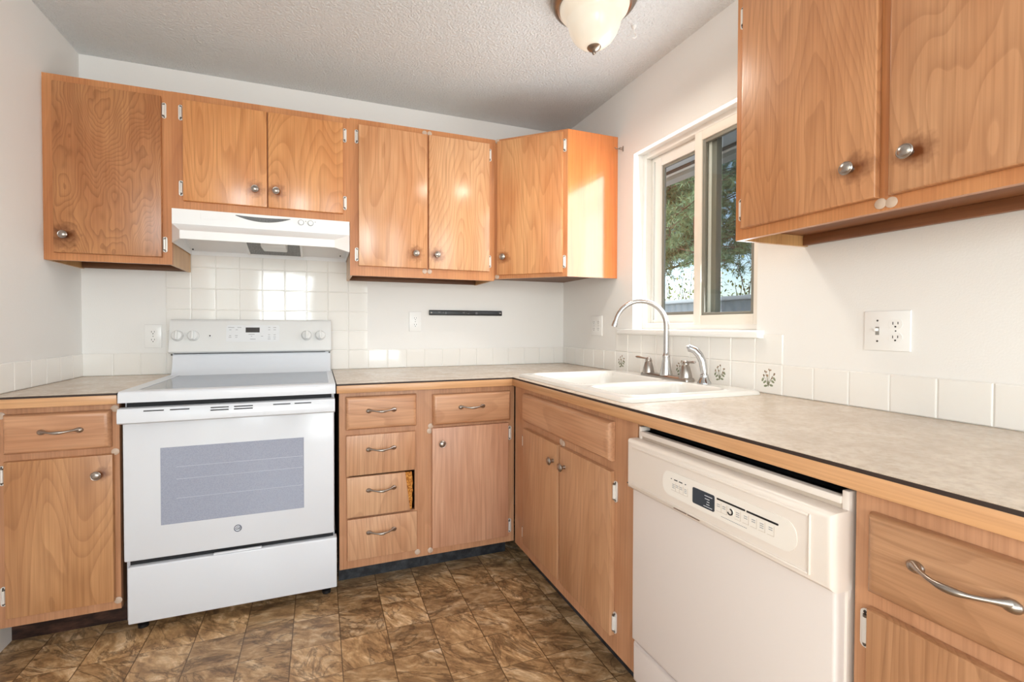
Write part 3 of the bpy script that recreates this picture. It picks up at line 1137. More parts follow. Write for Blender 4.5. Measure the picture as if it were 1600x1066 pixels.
KX0, KX1, KY0, KY1 = -.632, -.026, -1.535, -.662
kcx, kcy, khx, khy, kr = (KX0 + KX1) / 2, (KY0 + KY1) / 2, (KX1 - KX0) / 2, (KY1 - KY0) / 2, .045
bas = [(-.365, -.945, .220, .225, .06), (-.365, -1.355, .220, .130, .06)]
nx, ny = 90, 130
V, F = [], []
for i in range(nx + 1):
    for j in range(ny + 1):
        x, y = KX0 + (KX1 - KX0) * i / nx, KY0 + (KY1 - KY0) * j / ny
        qx, qy = abs(x - kcx) - khx + kr, abs(y - kcy) - khy + kr
        if qx > 0 and qy > 0:
            L = sqrt(qx * qx + qy * qy)
            mxx = max(qx, qy)
            s = mxx / L
            x = kcx + math.copysign(khx - kr + qx * s, x - kcx)
            y = kcy + math.copysign(khy - kr + qy * s, y - kcy)
        so_ = sd_rr(x, y, kcx, kcy, khx, khy, kr)
        z = TZ + .0005 + .0135 * sqrt(max(0.0, 1 - (1 - min(1.0, -so_ / .020)) ** 2))
        for (bx, by, hx_, hy_, r_) in bas:
            sb = sd_rr(x, y, bx, by, hx_, hy_, r_)
            z += .004 * math.exp(-((sb - .006) / .010) ** 2)
            z -= .165 * smooth(-sb / .035) + .010 * smooth(-(sb + .03) / .10)
        V.append((x, y, z))
for i in range(nx):
    for j in range(ny):
        a = i * (ny + 1) + j
        F.append((a, a + ny + 1, a + ny + 2, a + 1))
sink = thing('sink', 'white double-bowl drop-in sink under the window', 'sink', (0, 0, 0))
MB().add(V, F).build('basin', M['sink'], sink, None, 60)
for (bx, by, *_r) in bas:
    MB().lathe([(.042, 0), (.042, .003), (.034, .004), (.030, .001), (.002, .001)], (bx, by, TZ - .162), (0, 0, 1), 24).build('drain', M['steel'], sink)

# faucet
FX, FY = -.085, -1.085
SZ = TZ + .0148
fa = thing('faucet', 'brushed nickel gooseneck faucet with two lever handles', 'faucet', (FX, FY, SZ))
m = MB()
m.box(-.026, .026, -.150, .150, 0, .016, .0125, 4, lambda c, e: c.z > .001 and True)
m.build('base_plate', M['nickel'], fa)
sd = Vector((-.225, .10, 0)).normalized()
m = MB()
m.lathe([(.027, .012), (.0265, .020), (.022, .040), (.017, .075), (.0150, .092), (.0165, .094), (.0165, .100), (.0135, .104), (.0125, .12)], (0, 0, 0), (0, 0, 1), 24)
pts = [Vector((0, 0, .10)), Vector((0, 0, .15)), Vector((0, 0, .20)), Vector((0, 0, .232))]
R_ = .1125
for k in range(1, 19):
    w_ = pi * (k / 18) * .93
    pts.append(sd * (R_ - R_ * cos(w_)) + Vector((0, 0, .232 + R_ * sin(w_))))
tt = (pts[-1] - pts[-2]).normalized()
pts += [pts[-1] + tt * .012]
rad = [.0125 - .0022 * min(1, k / 14) for k in range(len(pts))]
m.tube(pts, rad, 16)
m.tube([pts[-1] - tt * .010, pts[-1] + tt * .004, pts[-1] + tt * .016], [.0118, .0128, .0128], 16)
m.build('spout', M['steel'], fa)
for s in (1, -1):
    m = MB()
    m.lathe([(.027, .010), (.0265, .020), (.0225, .040), (.0165, .062), (.0135, .066), (.0150, .071), (.0125, .080), (.006, .086), (.001, .087)], (0, s * .118, 0), (0, 0, 1), 22)
    dv = Vector((-.25, s * 1.0, .10)).normalized()
    b0 = Vector((0, s * .118, .078))
    m.tube([b0, b0 + dv * .015, b0 + dv * .04, b0 + dv * .062, b0 + dv * .072], [.0065, .0055, .0060, .0082, .0050], 12, .75)
    m.build('lever_handle', M['nickel'], fa)
# side sprayer
sp = thing('sink_sprayer', 'chrome pull-out side sprayer standing beside the faucet', 'sprayer', (-.080, -1.300, SZ))
MB().lathe([(.027, 0), (.0265, .004), (.020, .014), (.0155, .026), (.0150, .034), (.0165, .036), (.012, .040)], (0, 0, 0), (0, 0, 1), 22).build('base', M['chrome'], sp)
pts = [(0, 0, .036), (-.001, .003, .060), (-.003, .008, .090), (-.010, .017, .115), (-.022, .028, .134), (-.036, .042, .142), (-.043, .049, .139)]
MB().tube(pts, [.0110, .0135, .0145, .0150, .0150, .0150, .0125], 16).build('spray_head', M['chrome'], sp)

# ------------------------------------------------------------------ range
rg = thing('range', 'white freestanding electric range with glass cooktop', 'range', (-1.852, -.36, 0))
rgx, rgy = -1.852, -.36


def RB(m, x0, x1, y0, y1, z0, z1, b=0, seg=2, pick=None):
    return m.box(x0 - rgx, x1 - rgx, y0 - rgy, y1 - rgy, z0, z1, b, seg, pick)


XL, XR = -2.222, -1.482
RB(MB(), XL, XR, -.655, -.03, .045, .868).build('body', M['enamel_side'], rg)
# cooktop frame with glass
m = MB()
us = [XL - .004, -2.178, -1.505, XR + .004]
vs_ = [-.715, -.668, -.115, -.040]
g_ = MB().grid_slab([u - rgx for u in us], [v_ - rgy for v_ in vs_],   .876, .917, lambda u, v: not (-2.178 - rgx < u < -1.505 - rgx and -.668 - rgy < v < -.115 - rgy))
bm = bmesh.new()
bvs = [bm.verts.new(p) for p in g_.v]
for f in g_.f:
    bm.faces.new([bvs[i] for i in f])
bmesh.ops.recalc_face_normals(bm, faces=bm.faces)
es = [e for e in bm.edges if e.calc_face_angle(0) > 1 and max(abs(v.co.y + .355) for v in e.verts) < .003 and e.verts[0].co.z > .88 and e.verts[1].co.z > .88]
bmesh.ops.bevel(bm, geom=es, offset=.012, segments=4, profile=.5, affect='EDGES')
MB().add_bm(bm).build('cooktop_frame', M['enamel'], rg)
MB().box(-2.178 - rgx, -1.505 - rgx, -.668 - rgy, -.115 - rgy, .900, .9155).build('cooktop_glass', M['cooktop'], rg, 'grey speckled glass cooktop')
# dark strip coloured as the shade in the gap below the cooktop
RB(MB(), XL + .015, XR - .012, -.690, -.650, .856, .874).build('gap_shade', M['shadow_gap'], rg)
# oven door
m = RB(MB(), XL + .004, XR - .002, -.700, -.657, .284, .856, .006, 3)
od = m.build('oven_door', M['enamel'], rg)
m = RB(MB(), -2.101, -1.602, -.7012, -.6995, .407, .699, .0005, 1)
ow = m.build('oven_window', M['oven_glass'], rg)
m = MB()
for z in (.502, .575, .622):
    RB(m, -2.05, -1.606, -.7018, -.7010, z, z + .002)
m.build('rack_lines', M['rack'], ow)
# full-width handle rail with vent slots
prof = [(-.7000, .800), (-.728, .800), (-.737, .806), (-.738, .842), (-.730, .856), (-.7000, .858)]
m = MB().prism([(y - rgy, z) for (y, z) in prof], XL - rgx, XR + .001 - rgx, 'yz')
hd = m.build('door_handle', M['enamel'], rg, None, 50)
m = MB()
for (a, b, two) in ((-2.142, -2.079, 0), (-2.060, -1.998, 0), (-1.929, -1.868, 1), (-1.850, -1.785, 1), (-1.713, -1.650, 0), (-1.635, -1.572, 0)):
    for z in ((.8462,) if not two else (.8462, .8372)):
        yy = -.7385 if z < .842 else -.7385 + (z - .842) * .60
        RB(m, a, b, yy - .0006, yy + .004, z - .0020, z + .0020)
m.build('vent_slots', M['shadow_gap'], hd)
# badge: ring with the maker's monogram
bx, bz = -1.845 - rgx, .358
m = MB()
ringp = [(bx + .0125 * cos(2 * pi * k / 28), -.7010 - rgy, bz + .0125 * sin(2 * pi * k / 28)) for k in range(29)]
m.tube(ringp, .0014, 6)
bd = m.build('badge', M['badge'], rg)
fc = bpy.data.curves.new('monogram', 'FONT')
fc.body = 'GE'
fc.size = .0165
fc.extrude = .0004
fc.shear = .25
fc.align_x = 'CENTER'
fc.align_y = 'CENTER'
fo = bpy.data.objects.new('monogram_curve', fc)
COL.objects.link(fo)
me = bpy.data.meshes.new_from_object(fo.evaluated_get(bpy.context.evaluated_depsgraph_get()))
bpy.data.objects.remove(fo)
me.materials.clear()
me.materials.append(M['badge'])
put('monogram', me, bd, (bx, -.7012 - rgy, bz), (pi / 2, 0, 0))
# storage drawer
m = RB(MB(), XL + .016, XR + .008, -.705, -.657, .052, .264, .005, 3)
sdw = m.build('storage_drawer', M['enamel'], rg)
RB(MB(), -1.93, -1.76, -.7045, -.690, .2640, .2715, .003, 2).build('finger_lip', M['enamel'], sdw)
RB(MB(), XL + .018, XR - .006, -.680, -.650, .262, .288).build('shadow_gap', M['shadow_gap'], rg)
for x in (-2.18, -1.515):
    MB().lathe([(.018, 0), (.018, .012), (.009, .016), (.009, .05)], (x - rgx, -.63 - rgy, 0), (0, 0, 1), 14).build('foot', M['black'], rg)
for x in (-2.18, -1.515):
    MB().lathe([(.018, 0), (.018, .012), (.009, .016), (.009, .05)], (x - rgx, -.10 - rgy, 0), (0, 0, 1), 14).build('foot', M['black'], rg)
# back guard: riser and slanted console
prof = [(-.034, .872), (-.125, .912), (-.105, .924), (-.088, .950), (-.078, 1.000), (-.074, 1.021), (-.034, 1.021)]
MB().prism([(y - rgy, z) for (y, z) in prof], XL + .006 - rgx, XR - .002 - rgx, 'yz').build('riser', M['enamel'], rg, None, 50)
XG0, XG1 = -2.230, -1.480
# console front runs from (y -.092, z 1.026) to (y -.060, z 1.182)
CB, CT = Vector((0, -.094, 1.026)), Vector((0, -.064, 1.180))
prof = [(-.034, 1.024), (-.086, 1.022), (-.094, 1.030), (-.0655, 1.178), (-.058, 1.189), (-.046, 1.191), (-.034, 1.188)]
gd = MB().prism([(y - rgy, z) for (y, z) in prof], XG0 - rgx, XG1 - rgx, 'yz').build('console', M['enamel_guard'], rg, None, 50)
RB(MB(), XG0 + .02, XG1 - .03, -.083, -.070, 1.0185, 1.0235).build('shadow_gap', M['shadow_gap'], rg)
cdir = (CT - CB).normalized()
cn = Vector((0, -cdir.z, cdir.y)).normalized()


def con(x, z, off=0.0):
    t_ = (z - CB.z) / (CT.z - CB.z)
    p = CB + (CT - CB) * t_ + cn * off
    return Vector((x - rgx, p.y - rgy, p.z))


def conbox(m, x0, x1, z0, z1, off0, off1, b=0):
    tilt = Matrix.Translation(con((x0 + x1) / 2, (z0 + z1) / 2, (off0 + off1) / 2)) @ Matrix.Rotation(-atan2(CT.y - CB.y, CT.z - CB.z), 4, 'X')
    hx_, hz_, hy_ = (x1 - x0) / 2, (z1 - z0) / 2, abs(off1 - off0) / 2
    m.box(-hx_, hx_, -hy_, hy_, -hz_, hz_, b, 2, (lambda c, e: abs(e.verts[0].co.y - e.verts[1].co.y) > 1e-4) if b else None, tilt)


for x in (-2.195, -2.127, -1.604, -1.535):
    p = con(x, 1.108, 0)
    m = MB().lathe([(.0265, -.001), (.0262, .006), (.0235, .016), (.0205, .021), (.002, .022)], p, cn, 26)
    kn = m.build('knob', M['enamel_guard'], rg)
    tilt = Matrix.Translation(p + cn * .024) @ Matrix.Rotation(-atan2(CT.y - CB.y, CT.z - CB.z), 4, 'X')
    MB().box(-.0055, .0055, -.010, .008, -.022, .022, .004, 3, None, tilt).build('grip', M['enamel_guard'], kn)
m = MB()
for x in (-2.192, -2.124, -1.606, -1.538):
    conbox(m, x - .003, x + .003, 1.1555, 1.1595, -.0005, .0006)
    conbox(m, x - .007, x + .007, 1.063, 1.0655, -.0005, .0006)
    for dx in (-.030, .030):
        conbox(m, x + dx - .004, x + dx + .004, 1.127, 1.1295, -.0005, .0006)
    conbox(m, x - .004, x + .006, 1.142, 1.1445, -.0005, .0006)
m.build('dial_markings', M['print_grey'], gd)
p = con(-2.055, 1.108, 0)
lw = MB().lathe([(.0095, -.001), (.0090, .003), (.002, .0035)], p, cn, 18).build('indicator', M['enamel_guard'], rg)
MB().lathe([(.0036, .003), (.0030, .0045), (.001, .0048)], p, cn, 10).build('indicator_light', M['slot'], lw)
m = MB()
conbox(m, -1.984, -1.737, 1.076, 1.163, -.0006, .0012, .008)
kp = m.build('keypad', simple('keypad_film', srgb(224, 225, 227), .3), rg)
m = MB()
conbox(m, -1.896, -1.831, 1.124, 1.150, .0008, .0018)
m.build('clock_display', M['display_brown'], kp)
m = MB()
random.seed(8)
for (x, z, w_) in ((-1.962, 1.150, .028), (-1.925, 1.150, .018), (-1.966, 1.138, .010), (-1.937, 1.138, .010), (-1.966, 1.108, .009), (-1.938, 1.108, .012), (-1.966, 1.100, .012), (-1.938, 1.100, .009),
                   (-1.868, 1.105, .006), (-1.820, 1.105, .010), (-1.862, 1.090, .026), (-1.786, 1.150, .010), (-1.760, 1.150, .014), (-1.786, 1.138, .009), (-1.760, 1.138, .011), (-1.786, 1.112, .009),
                   (-1.760, 1.112, .010), (-1.786, 1.100, .011), (-1.760, 1.100, .012), (-1.786, 1.090, .013), (-1.760, 1.090, .009), (-1.868, 1.1145, .028)):
    conbox(m, x - w_ / 2, x + w_ / 2, z - .0012, z + .0012, .0010, .0015)
m.build('key_markings', M['print_grey'], kp)
m = MB()
for x in (-2.219, -1.489):
    m.lathe([(.0045, 0), (.004, .002), (.001, .0025)], (x - rgx, -.081 - rgy, 1.016), (0, -1, 0), 12)
m.build('screws', M['screw'], rg)

# ------------------------------------------------------------------ range hood
HX0, HX1 = -2.150, -1.397
HYF = -.334
hx, hy, hz = (HX0 + HX1) / 2, -.18, 1.525
hd = thing('range_hood', 'white under-cabinet range hood with curved vent grille', 'range hood', (hx, hy, hz))


def hb(x, y, z):
    return (x - hx, y - hy, z - hz)


def loft(m, quads):
    """list of closed rings of equal length"""
    n = len(quads[0])
    vs = [p for r in quads for p in r]
    fs = []
    for i in range(len(quads) - 1):
        for k in range(n):
            k2 = (k + 1) % n
            fs.append((i * n + k, i * n + k2, (i + 1) * n + k2, (i + 1) * n + k))
    m.add(vs, fs)


m = MB()
TPZ = 1.6785
LX0, LX1, LY = -2.092, -1.472, -.455
# outer skin, open underneath, with wall thickness given by a second inner skin
outer = [
    [hb(HX0, -.004, TPZ), hb(HX1, -.004, TPZ), hb(HX1, HYF, TPZ), hb(HX0, HYF, TPZ)],
]
V = [hb(HX0, HYF, TPZ), hb(HX1, HYF, TPZ), hb(HX0, HYF, 1.612), hb(HX1, HYF, 1.612), hb(LX0, LY, 1.563), hb(LX1, LY, 1.563), hb(LX0, LY, 1.527), hb(LX1, LY, 1.527),
     hb(HX0, HYF, 1.527), hb(HX1, HYF, 1.527), hb(HX0, -.004, TPZ), hb(HX1, -.004, TPZ), hb(HX0, -.004, 1.520), hb(HX1, -.004, 1.520)]
t_ = .004
I = [hb(HX0 + t_, HYF + t_, 1.610), hb(HX1 - t_, HYF + t_, 1.610), hb(LX0 + t_, LY + t_, 1.561), hb(LX1 - t_, LY + t_, 1.561), hb(LX0 + t_, LY + t_, 1.527), hb(LX1 - t_, LY + t_, 1.527),
     hb(HX0 + t_, HYF + t_, 1.527), hb(HX1 - t_, HYF + t_, 1.527), hb(HX0 + t_, -.010, 1.520), hb(HX1 - t_, -.010, 1.520), hb(HX0 + t_, -.010, 1.540), hb(HX1 - t_, -.010, 1.540)]
fs = [(0, 1, 3, 2), (2, 3, 5, 4), (4, 5, 7, 6), (2, 4, 6, 8), (3, 9, 7, 5), (0, 2, 8, 12, 10), (1, 11, 13, 9, 3), (0, 10, 11, 1), (10, 12, 13, 11)]
o_ = len(V)
fs += [(o_ + 0, o_ + 1, o_ + 3, o_ + 2), (o_ + 2, o_ + 3, o_ + 5, o_ + 4), (o_ + 0, o_ + 2, o_ + 4, o_ + 6), (o_ + 1, o_ + 7, o_ + 5, o_ + 3),
       (o_ + 0, o_ + 6, o_ + 8, o_ + 10), (o_ + 1, o_ + 11, o_ + 9, o_ + 7), (o_ + 0, o_ + 10, o_ + 11, o_ + 1), (o_ + 10, o_ + 8, o_ + 9, o_ + 11)]
fs += [(6, 7, o_ + 5, o_ + 4), (6, o_ + 4, o_ + 6, 8), (7, 9, o_ + 7, o_ + 5), (8, o_ + 6, o_ + 8, 12), (9, 13, o_ + 9, o_ + 7), (12, o_ + 8, o_ + 9, 13)]
m.add(V + I, fs)
m.build('shell', M['hood_white'], hd, None, 20)
# the sloped pan inside carries the grease filter and the lamp lens
pz = lambda y: 1.610 + (y - (HYF + t_)) * (1.540 - 1.610) / (-.010 - HYF - t_)
ft = MB()
fa_, fb_ = (-1.875, -1.632)
ys_ = (-.035, -.30)
vv = []
for dz in (-.003, -.010):
    for y in ys_:
        for x in (fa_, fb_):
            vv.append(hb(x, y, pz(y) + dz))
ft.add(vv, [(0, 1, 3, 2), (4, 6, 7, 5), (0, 4, 5, 1), (2, 3, 7, 6), (0, 2, 6, 4), (1, 5, 7, 3)])
ft.build('grease_filter', M['filter'], hd)
for (xa, xb) in ((fa_ - .012, fa_), (fb_, fb_ + .012)):
    fe = MB()
    vv = []
    for dz in (-.002, -.014):
        for y in ys_:
            for x in (xa, xb):
                vv.append(hb(x, y, pz(y) + dz))
    fe.add(vv, [(0, 1, 3, 2), (4, 6, 7, 5), (0, 4, 5, 1), (2, 3, 7, 6), (0, 2, 6, 4), (1, 5, 7, 3)])
    fe.build('filter_rail', M['hood_white'], hd)
MB().box(-1.800 - hx, -1.690 - hx, -.31 - hy, -.17 - hy, 1.533 - hz, 1.590 - hz, .006, 2).build('lamp_lens', M['lens'], hd)
# smile-shaped vent grille
m = MB()
n = 44
xa, xb = -1.900, -1.668
for k in range(n):
    u = (k + .5) / n
    x = xa + (xb - xa) * u
    hh = .0016 + .0125 * (1 - (2 * u - 1) ** 2)
    top = 1.6695 - .004 * (1 - (2 * u - 1) ** 2)
    m.box(x - .0020 - hx, x + .0020 - hx, HYF - .0006 - hy, HYF + .002 - hy, top - hh * 1.5 - hz, top - hz)
m.build('vent_grille', M['shadow_gap'], hd)
kb = MB()
for x in (-1.621, -1.578):
    kb = MB().lathe([(.0115, 0), (.011, .006), (.0095, .008), (.001, .0085)], hb(x, HYF, 1.657), (0, -1, 0), 20)
    kk = kb.build('knob', M['hood_white'], hd)
    ringp = [hb(x + .0125 * cos(2 * pi * k / 24), HYF - .0006, 1.657 + .0125 * sin(2 * pi * k / 24)) for k in range(25)]
    MB().tube(ringp, .0011, 5).build('dial_ring', M['print_grey'], kk)
m = MB()
m.box(-2.005 - hx, -1.960 - hx, HYF - .0005 - hy, HYF + .001 - hy, 1.652 - hz, 1.6545 - hz)
for x in (-1.600, -1.557):
    m.box(x - .002 - hx, x + .002 - hx, HYF - .0005 - hy, HYF + .001 - hy, 1.662 - hz, 1.666 - hz)
m.build('printing', M['print_grey'], hd)
MB().box(-2.04 - hx, -1.915 - hx, HYF - .0008 - hy, HYF + .001 - hy, 1.640 - hz, 1.668 - hz, .0005, 1).build('name_plate', M['hood_white'], hd)
m = MB()
for p in ((-2.085, -.020, 1.560), (-2.13, -.06, 1.540), (-1.43, -.06, 1.545)):
    m.lathe([(.004, 0), (.003, .003), (.001, .0035)], hb(*p), (0, -1, -.2), 10)
m.build('screws', M['screw'], hd)

# ------------------------------------------------------------------ dishwasher (front faces -x)
DWY0, DWY1 = -1.618, -2.208
dw_w = DWY0 - DWY1
dw = thing('dishwasher', 'cream built-in dishwasher with a small dark display under the long countertop', 'dishwasher', (-.640, DWY0, 0), -pi / 2)
# local x along the front (towards the viewer), local y depth (front = negative)
MB().box(.012, dw_w - .012, .0, .56, .10, .850).build('tub', M['shadow_gap'], dw)
m = MB()
m.box(.004, .016, -.012, .02, .10, .862, .002).box(dw_w - .016, dw_w - .004, -.012, .02, .10, .862, .002)
m.box(.016, dw_w - .016, -.016, .02, .836, .850, .002)
m.build('trim_strip', M['bisque'], dw)
m = MB()
m.box(.016, dw_w - .016, -.010, .01, .820, .838, .002)
m.build('inner_lip', M['bisque_line'], dw)
dwd = MB().box(.006, dw_w - .008, -.036, -.002, .232, .690, .008, 3, lambda c, e: c.y < -.03).build('door', M['bisque_door'], dw)
m = MB()
m.box(.0, dw_w - .002, -.054, -.002, .684, .828, .014, 4, lambda c, e: c.y < -.05 or (c.z > .82 and abs(e.verts[0].co.x - e.verts[1].co.x) > .1))
cs = m.build('console', M['bisque'], dw)
# recessed field, its upper lip and lower ledge
m = MB()
m.box(.030, dw_w - .046, -.0575, -.053, .8065, .8125, .002, 2)
m.box(.030, dw_w - .046, -.0575, -.053, .6985, .7035, .002, 2)
m.box(dw_w - .046, dw_w - .042, -.0575, -.053, .6985, .8125, .002, 2)
m.build('raised_border', M['bisque'], cs)


def dloc(y):
    return DWY0 - y


def rrect(x0, x1, z0, z1, r, n=8):
    pts = []
    for (cx_, cz_, a0) in ((x1 - r, z1 - r, 0), (x0 + r, z1 - r, pi / 2), (x0 + r, z0 + r, pi), (x1 - r, z0 + r, 1.5 * pi)):
        for k in range(n + 1):
            w_ = a0 + pi / 2 * k / n
            pts.append((cx_ + r * cos(w_), cz_ + r * sin(w_)))
    return pts


pn = MB().prism(rrect(dloc(-1.775), dloc(-2.140), .722, .786, .028), -.0556, -.053, 'xz').build('control_panel', M['bisque_panel'], dw)
mm = MB().prism(rrect(dloc(-1.880), dloc(-1.946), .733, .771, .004), -.0566, -.055, 'xz').build('display', M['display'], pn)
m = MB()
for (z, w_) in ((.763, .030), (.756, .018), (.750, .010), (.744, .012), (.738, .034)):
    x1_ = dloc(-1.940) if w_ > .02 else dloc(-1.932)
    m.box(x1_ - w_ * .75, x1_, -.0569, -.0562, z - .0008, z + .0008)
m.build('display_printing', M['print_light'], pn)
m = MB()
for (a, b) in ((-1.952, -2.027), (-2.030, -2.103)):
    m.prism(rrect(dloc(a), dloc(b), .7655, .7695, .0018, 3), -.0562, -.0552, 'xz')
for (a, b) in ((-1.806, -1.809), (-1.817, -1.829), (-1.834, -1.846), (-1.854, -1.858)):
    m.prism(rrect(dloc(a), dloc(b), .7668, .7692, .001, 2), -.0562, -.0552, 'xz')
m.build('indicator_bar', M['black'], pn)
# keys with outlined pads and lines of lettering
keys = [-1.957, -1.972, -2.008, -2.028, -2.047, -2.066, -2.086]
m, tx = MB(), MB()
for i, y in enumerate([-1.815, -1.828, -1.841, -1.856] + keys):
    x = dloc(y)
    for (a, b, c_, d_) in ((x - .0075, x + .0075, .7395, .7401), (x + .0072, x + .0078, .7395, .7605)):
        m.box(a, b, -.0560, -.0553, c_, d_)
    for q in range(2 if i % 3 else 3):
        tx.box(x - .0042, x + .0042, -.0560, -.0553, .7545 - q * .0042, .7560 - q * .0042)
for k in range(16):
    tx.box(dloc(-1.965) + k * .0042, dloc(-1.965) + k * .0042 + .0028, -.0560, -.0553, .7305, .7318)
m.build('key_outlines', M['bisque_line'], pn)
tx.build('key_lettering', M['print_grey'], pn)
p0 = (dloc(-1.990), -.0556, .751)
st_ = MB().lathe([(.0095, 0), (.0090, .0014), (.002, .0018)], p0, (0, -1, 0), 20).build('start_button', M['bisque_panel'], pn)
pts = [(p0[0] + .0062 * cos(w_), -.0576, p0[2] + .0062 * sin(w_)) for w_ in [1.5 - 4.3 * k / 14 for k in range(15)]]
MB().tube(pts, .0017, 6).build('start_symbol', M['black'], pn)
m = MB()
m.box(dloc(-1.815), dloc(-1.858), -.0550, -.0535, .6945, .6962).box(dloc(-1.862), dloc(-1.900), -.0550, -.0535, .6945, .6962)
m.build('handle_slot', M['latch'], cs)
MB().box(.004, dw_w - .008, -.030, -.002, .105, .222, .010, 3, lambda c, e: c.y < -.02).build('kick_panel', M['bisque_door'], dw)
MB().box(.01, dw_w - .01, .05, .062, .0, .104).build('toe_kick', M['toe_black'], dw)
MB().lathe([(.0022, 0), (.0016, .0012), (.0005, .0014)], (.008, -.0538, .700), (0, -1, 0), 10).build('screw', M['screw'], dw)

# ------------------------------------------------------------------ outlets and switch plates
def duplex(m_face, m_slot, cx_, cz_):
    for s in (-1, 1):
        zc = cz_ + s * .0195
        pts = []
        for k in range(24):
            w_ = 2 * pi * k / 24
            pts.append((cx_ + .0172 * cos(w_), zc + max(-.0135, min(.0135, .0172 * sin(w_)))))
        m_face.prism(pts, -.0072, -.004, 'xz')
        m_slot.box(cx_ - .0072, cx_ - .0052, -.0076, -.0068, zc - .0015, zc + .0065)
        m_slot.box(cx_ + .0052, cx_ + .0072, -.0076, -.0068, zc - .0005, zc + .0065)
        m_slot.lathe([(.0026, 0), (.0024, .0008), (.0004, .0008)], (cx_, -.0068, zc - .0072), (0, -1, 0), 10)
    m_slot.lathe([(.0022, 0), (.0018, .0008), (.0004, .001)], (cx_, -.0058, cz_), (0, -1, 0), 10)


def outlet(label, loc, rz, w, h, gangs):
    o = thing('wall_outlet', label, 'outlet', loc, rz)
    MB().box(-w / 2, w / 2, -.006, -.0005, -h / 2, h / 2, .003, 2, lambda c, e: c.y < -.005).build('cover_plate', M['plate'], o)
    for (x, typ) in gangs:
        f, s = MB(), MB()
        if typ == 'd':
            duplex(f, s, x, 0)
            r = f.build('receptacle', M['plate'], o)
            s.build('slots', M['slot'], r)
        else:
            f.box(x - .0052, x + .0052, -.0068, -.005, -.012, .012, .0005, 1)
            r = f.build('switch_surround', simple('switch_surround', srgb(150, 146, 140), .4), o)
            MB().box(x - .0038, x + .0038, -.018, -.006, -.001, .008, .0018, 2).build('toggle', M['plate'], r)
            for z in (-.030, .030):
                s.lathe([(.0028, 0), (.0022, .001), (.0004, .0012)], (x, -.0060, z), (0, -1, 0), 10)
            s.build('screws', M['screw'], r)
    return o


outlet('white duplex outlet under the swirl-grained wall cabinet', (-2.316, 0, 1.106), 0, .072, .116, [(0, 'd')])
outlet('white duplex outlet on the back wall beside the black magnetic strip', (-1.003, 0, 1.186), 0, .072, .116, [(0, 'd')])
outlet('white double outlet plate between the corner and the window sill', (0, -.404, 1.164), -pi / 2, .116, .116, [(-.023, 'd'), (.023, 'd')])
outlet('white plate with toggle switch and outlet above the long countertop', (0, -1.898, 1.147), -pi / 2, .116, .116, [(-.023, 's'), (.023, 'd')])

# magnetic knife strip
kn = thing('magnetic_knife_strip', 'black magnetic knife strip on the back wall', 'knife strip', (-.685, 0, 1.2415))
MB().box(-.235, .235, -.016, -.0005, -.0155, .0155, .003, 2).build('bar', M['black'], kn)
m = MB()
random.seed(11)
for k in range(9):
    x = random.uniform(-.22, .22)
    m.box(x, x + random.uniform(.004, .016), -.0164, -.0155, random.uniform(-.009, .004), random.uniform(.005, .008))
m.build('worn_spots', simple('worn_steel', srgb(96, 96, 98), .4, .6), kn)
for x in (-.222, .222):
    MB().lathe([(.004, 0), (.003, .0012), (.0005, .0015)], (x, -.016, 0), (0, -1, 0), 10).build('screw', M['nickel'], kn)

# ------------------------------------------------------------------ ceiling lamp
lx, ly = -.535, -1.187
cl = thing('ceiling_lamp', 'flush ceiling lamp with a lit glass bowl and brown metal ring', 'ceiling lamp', (lx, ly, H))
MB().lathe([(.165, 0), (.168, -.012), (.166, -.022), (.158, -.036), (.150, -.044), (.140, -.048), (.134, -.046), (.134, -.020)], (0, 0, 0), (0, 0, 1), 56).build('ring', M['pewter'], cl)
prof = [(.132, -.030), (.133, -.048), (.129, -.062), (.118, -.076), (.106, -.086), (.1025, -.096), (.099, -.118), (.089, -.146), (.073, -.170), (.052, -.188), (.027, -.198), (.004, -.200)]
MB().lathe(prof, (0, 0, 0), (0, 0, 1), 56).build('glass_bowl', M['bowl'], cl, None, 60)
MB().lathe([(.026, -.194), (.027, -.200), (.022, -.207), (.012, -.212), (.006, -.214), (.0055, -.218), (.0075, -.221), (.005, -.226), (.0005, -.228)], (0, 0, 0), (0, 0, 1), 24).build('finial', M['pewter'], cl)
bulb = lamp('ceiling_lamp_light', 'AREA', (0, 0, -.236), (0, 0, -1), 5, (1.0, .92, .80), .2)
bulb.data.shape = 'DISK'
bulb.parent = cl

# hooks
hk = thing('ceiling_hook', 'small white swag hook on the ceiling by the lamp', 'hook', (-.275, -1.090, H))
MB().lathe([(.011, 0), (.010, -.004), (.006, -.010), (.003, -.014)], (0, 0, 0), (0, 0, 1), 14).build('hook_base', M['plate'], hk)
pts = [(0, 0, -.010)] + [(.010 * sin(w_), -.004 * sin(w_), -.030 - .012 * (1 - cos(w_)) * .9) for w_ in [0, .5, 1.0, 1.6, 2.2, 2.8, 3.4, 4.0]]
MB().tube(pts, .0024, 8).build('hook_wire', M['plate'], hk)
hk = thing('curtain_hook', 'small metal curtain-rod hook between the window and the corner cabinet', 'hook', (0, -.645, 2.118))
m = MB()
m.tube([(-.001, 0, .014), (-.001, 0, -.014)], .0035, 8)
m.build('bracket', M['pewter'], hk)
m = MB()
m.tube([(-.001, 0, -.006), (-.020, .012, .002), (-.034, .020, .004), (-.038, .022, .012)], .0022, 8)
m.tube([(-.001, 0, .004), (-.012, .010, .008), (-.018, .018, .004)], .0022, 8)
m.build('arm', M['pewter'], hk)

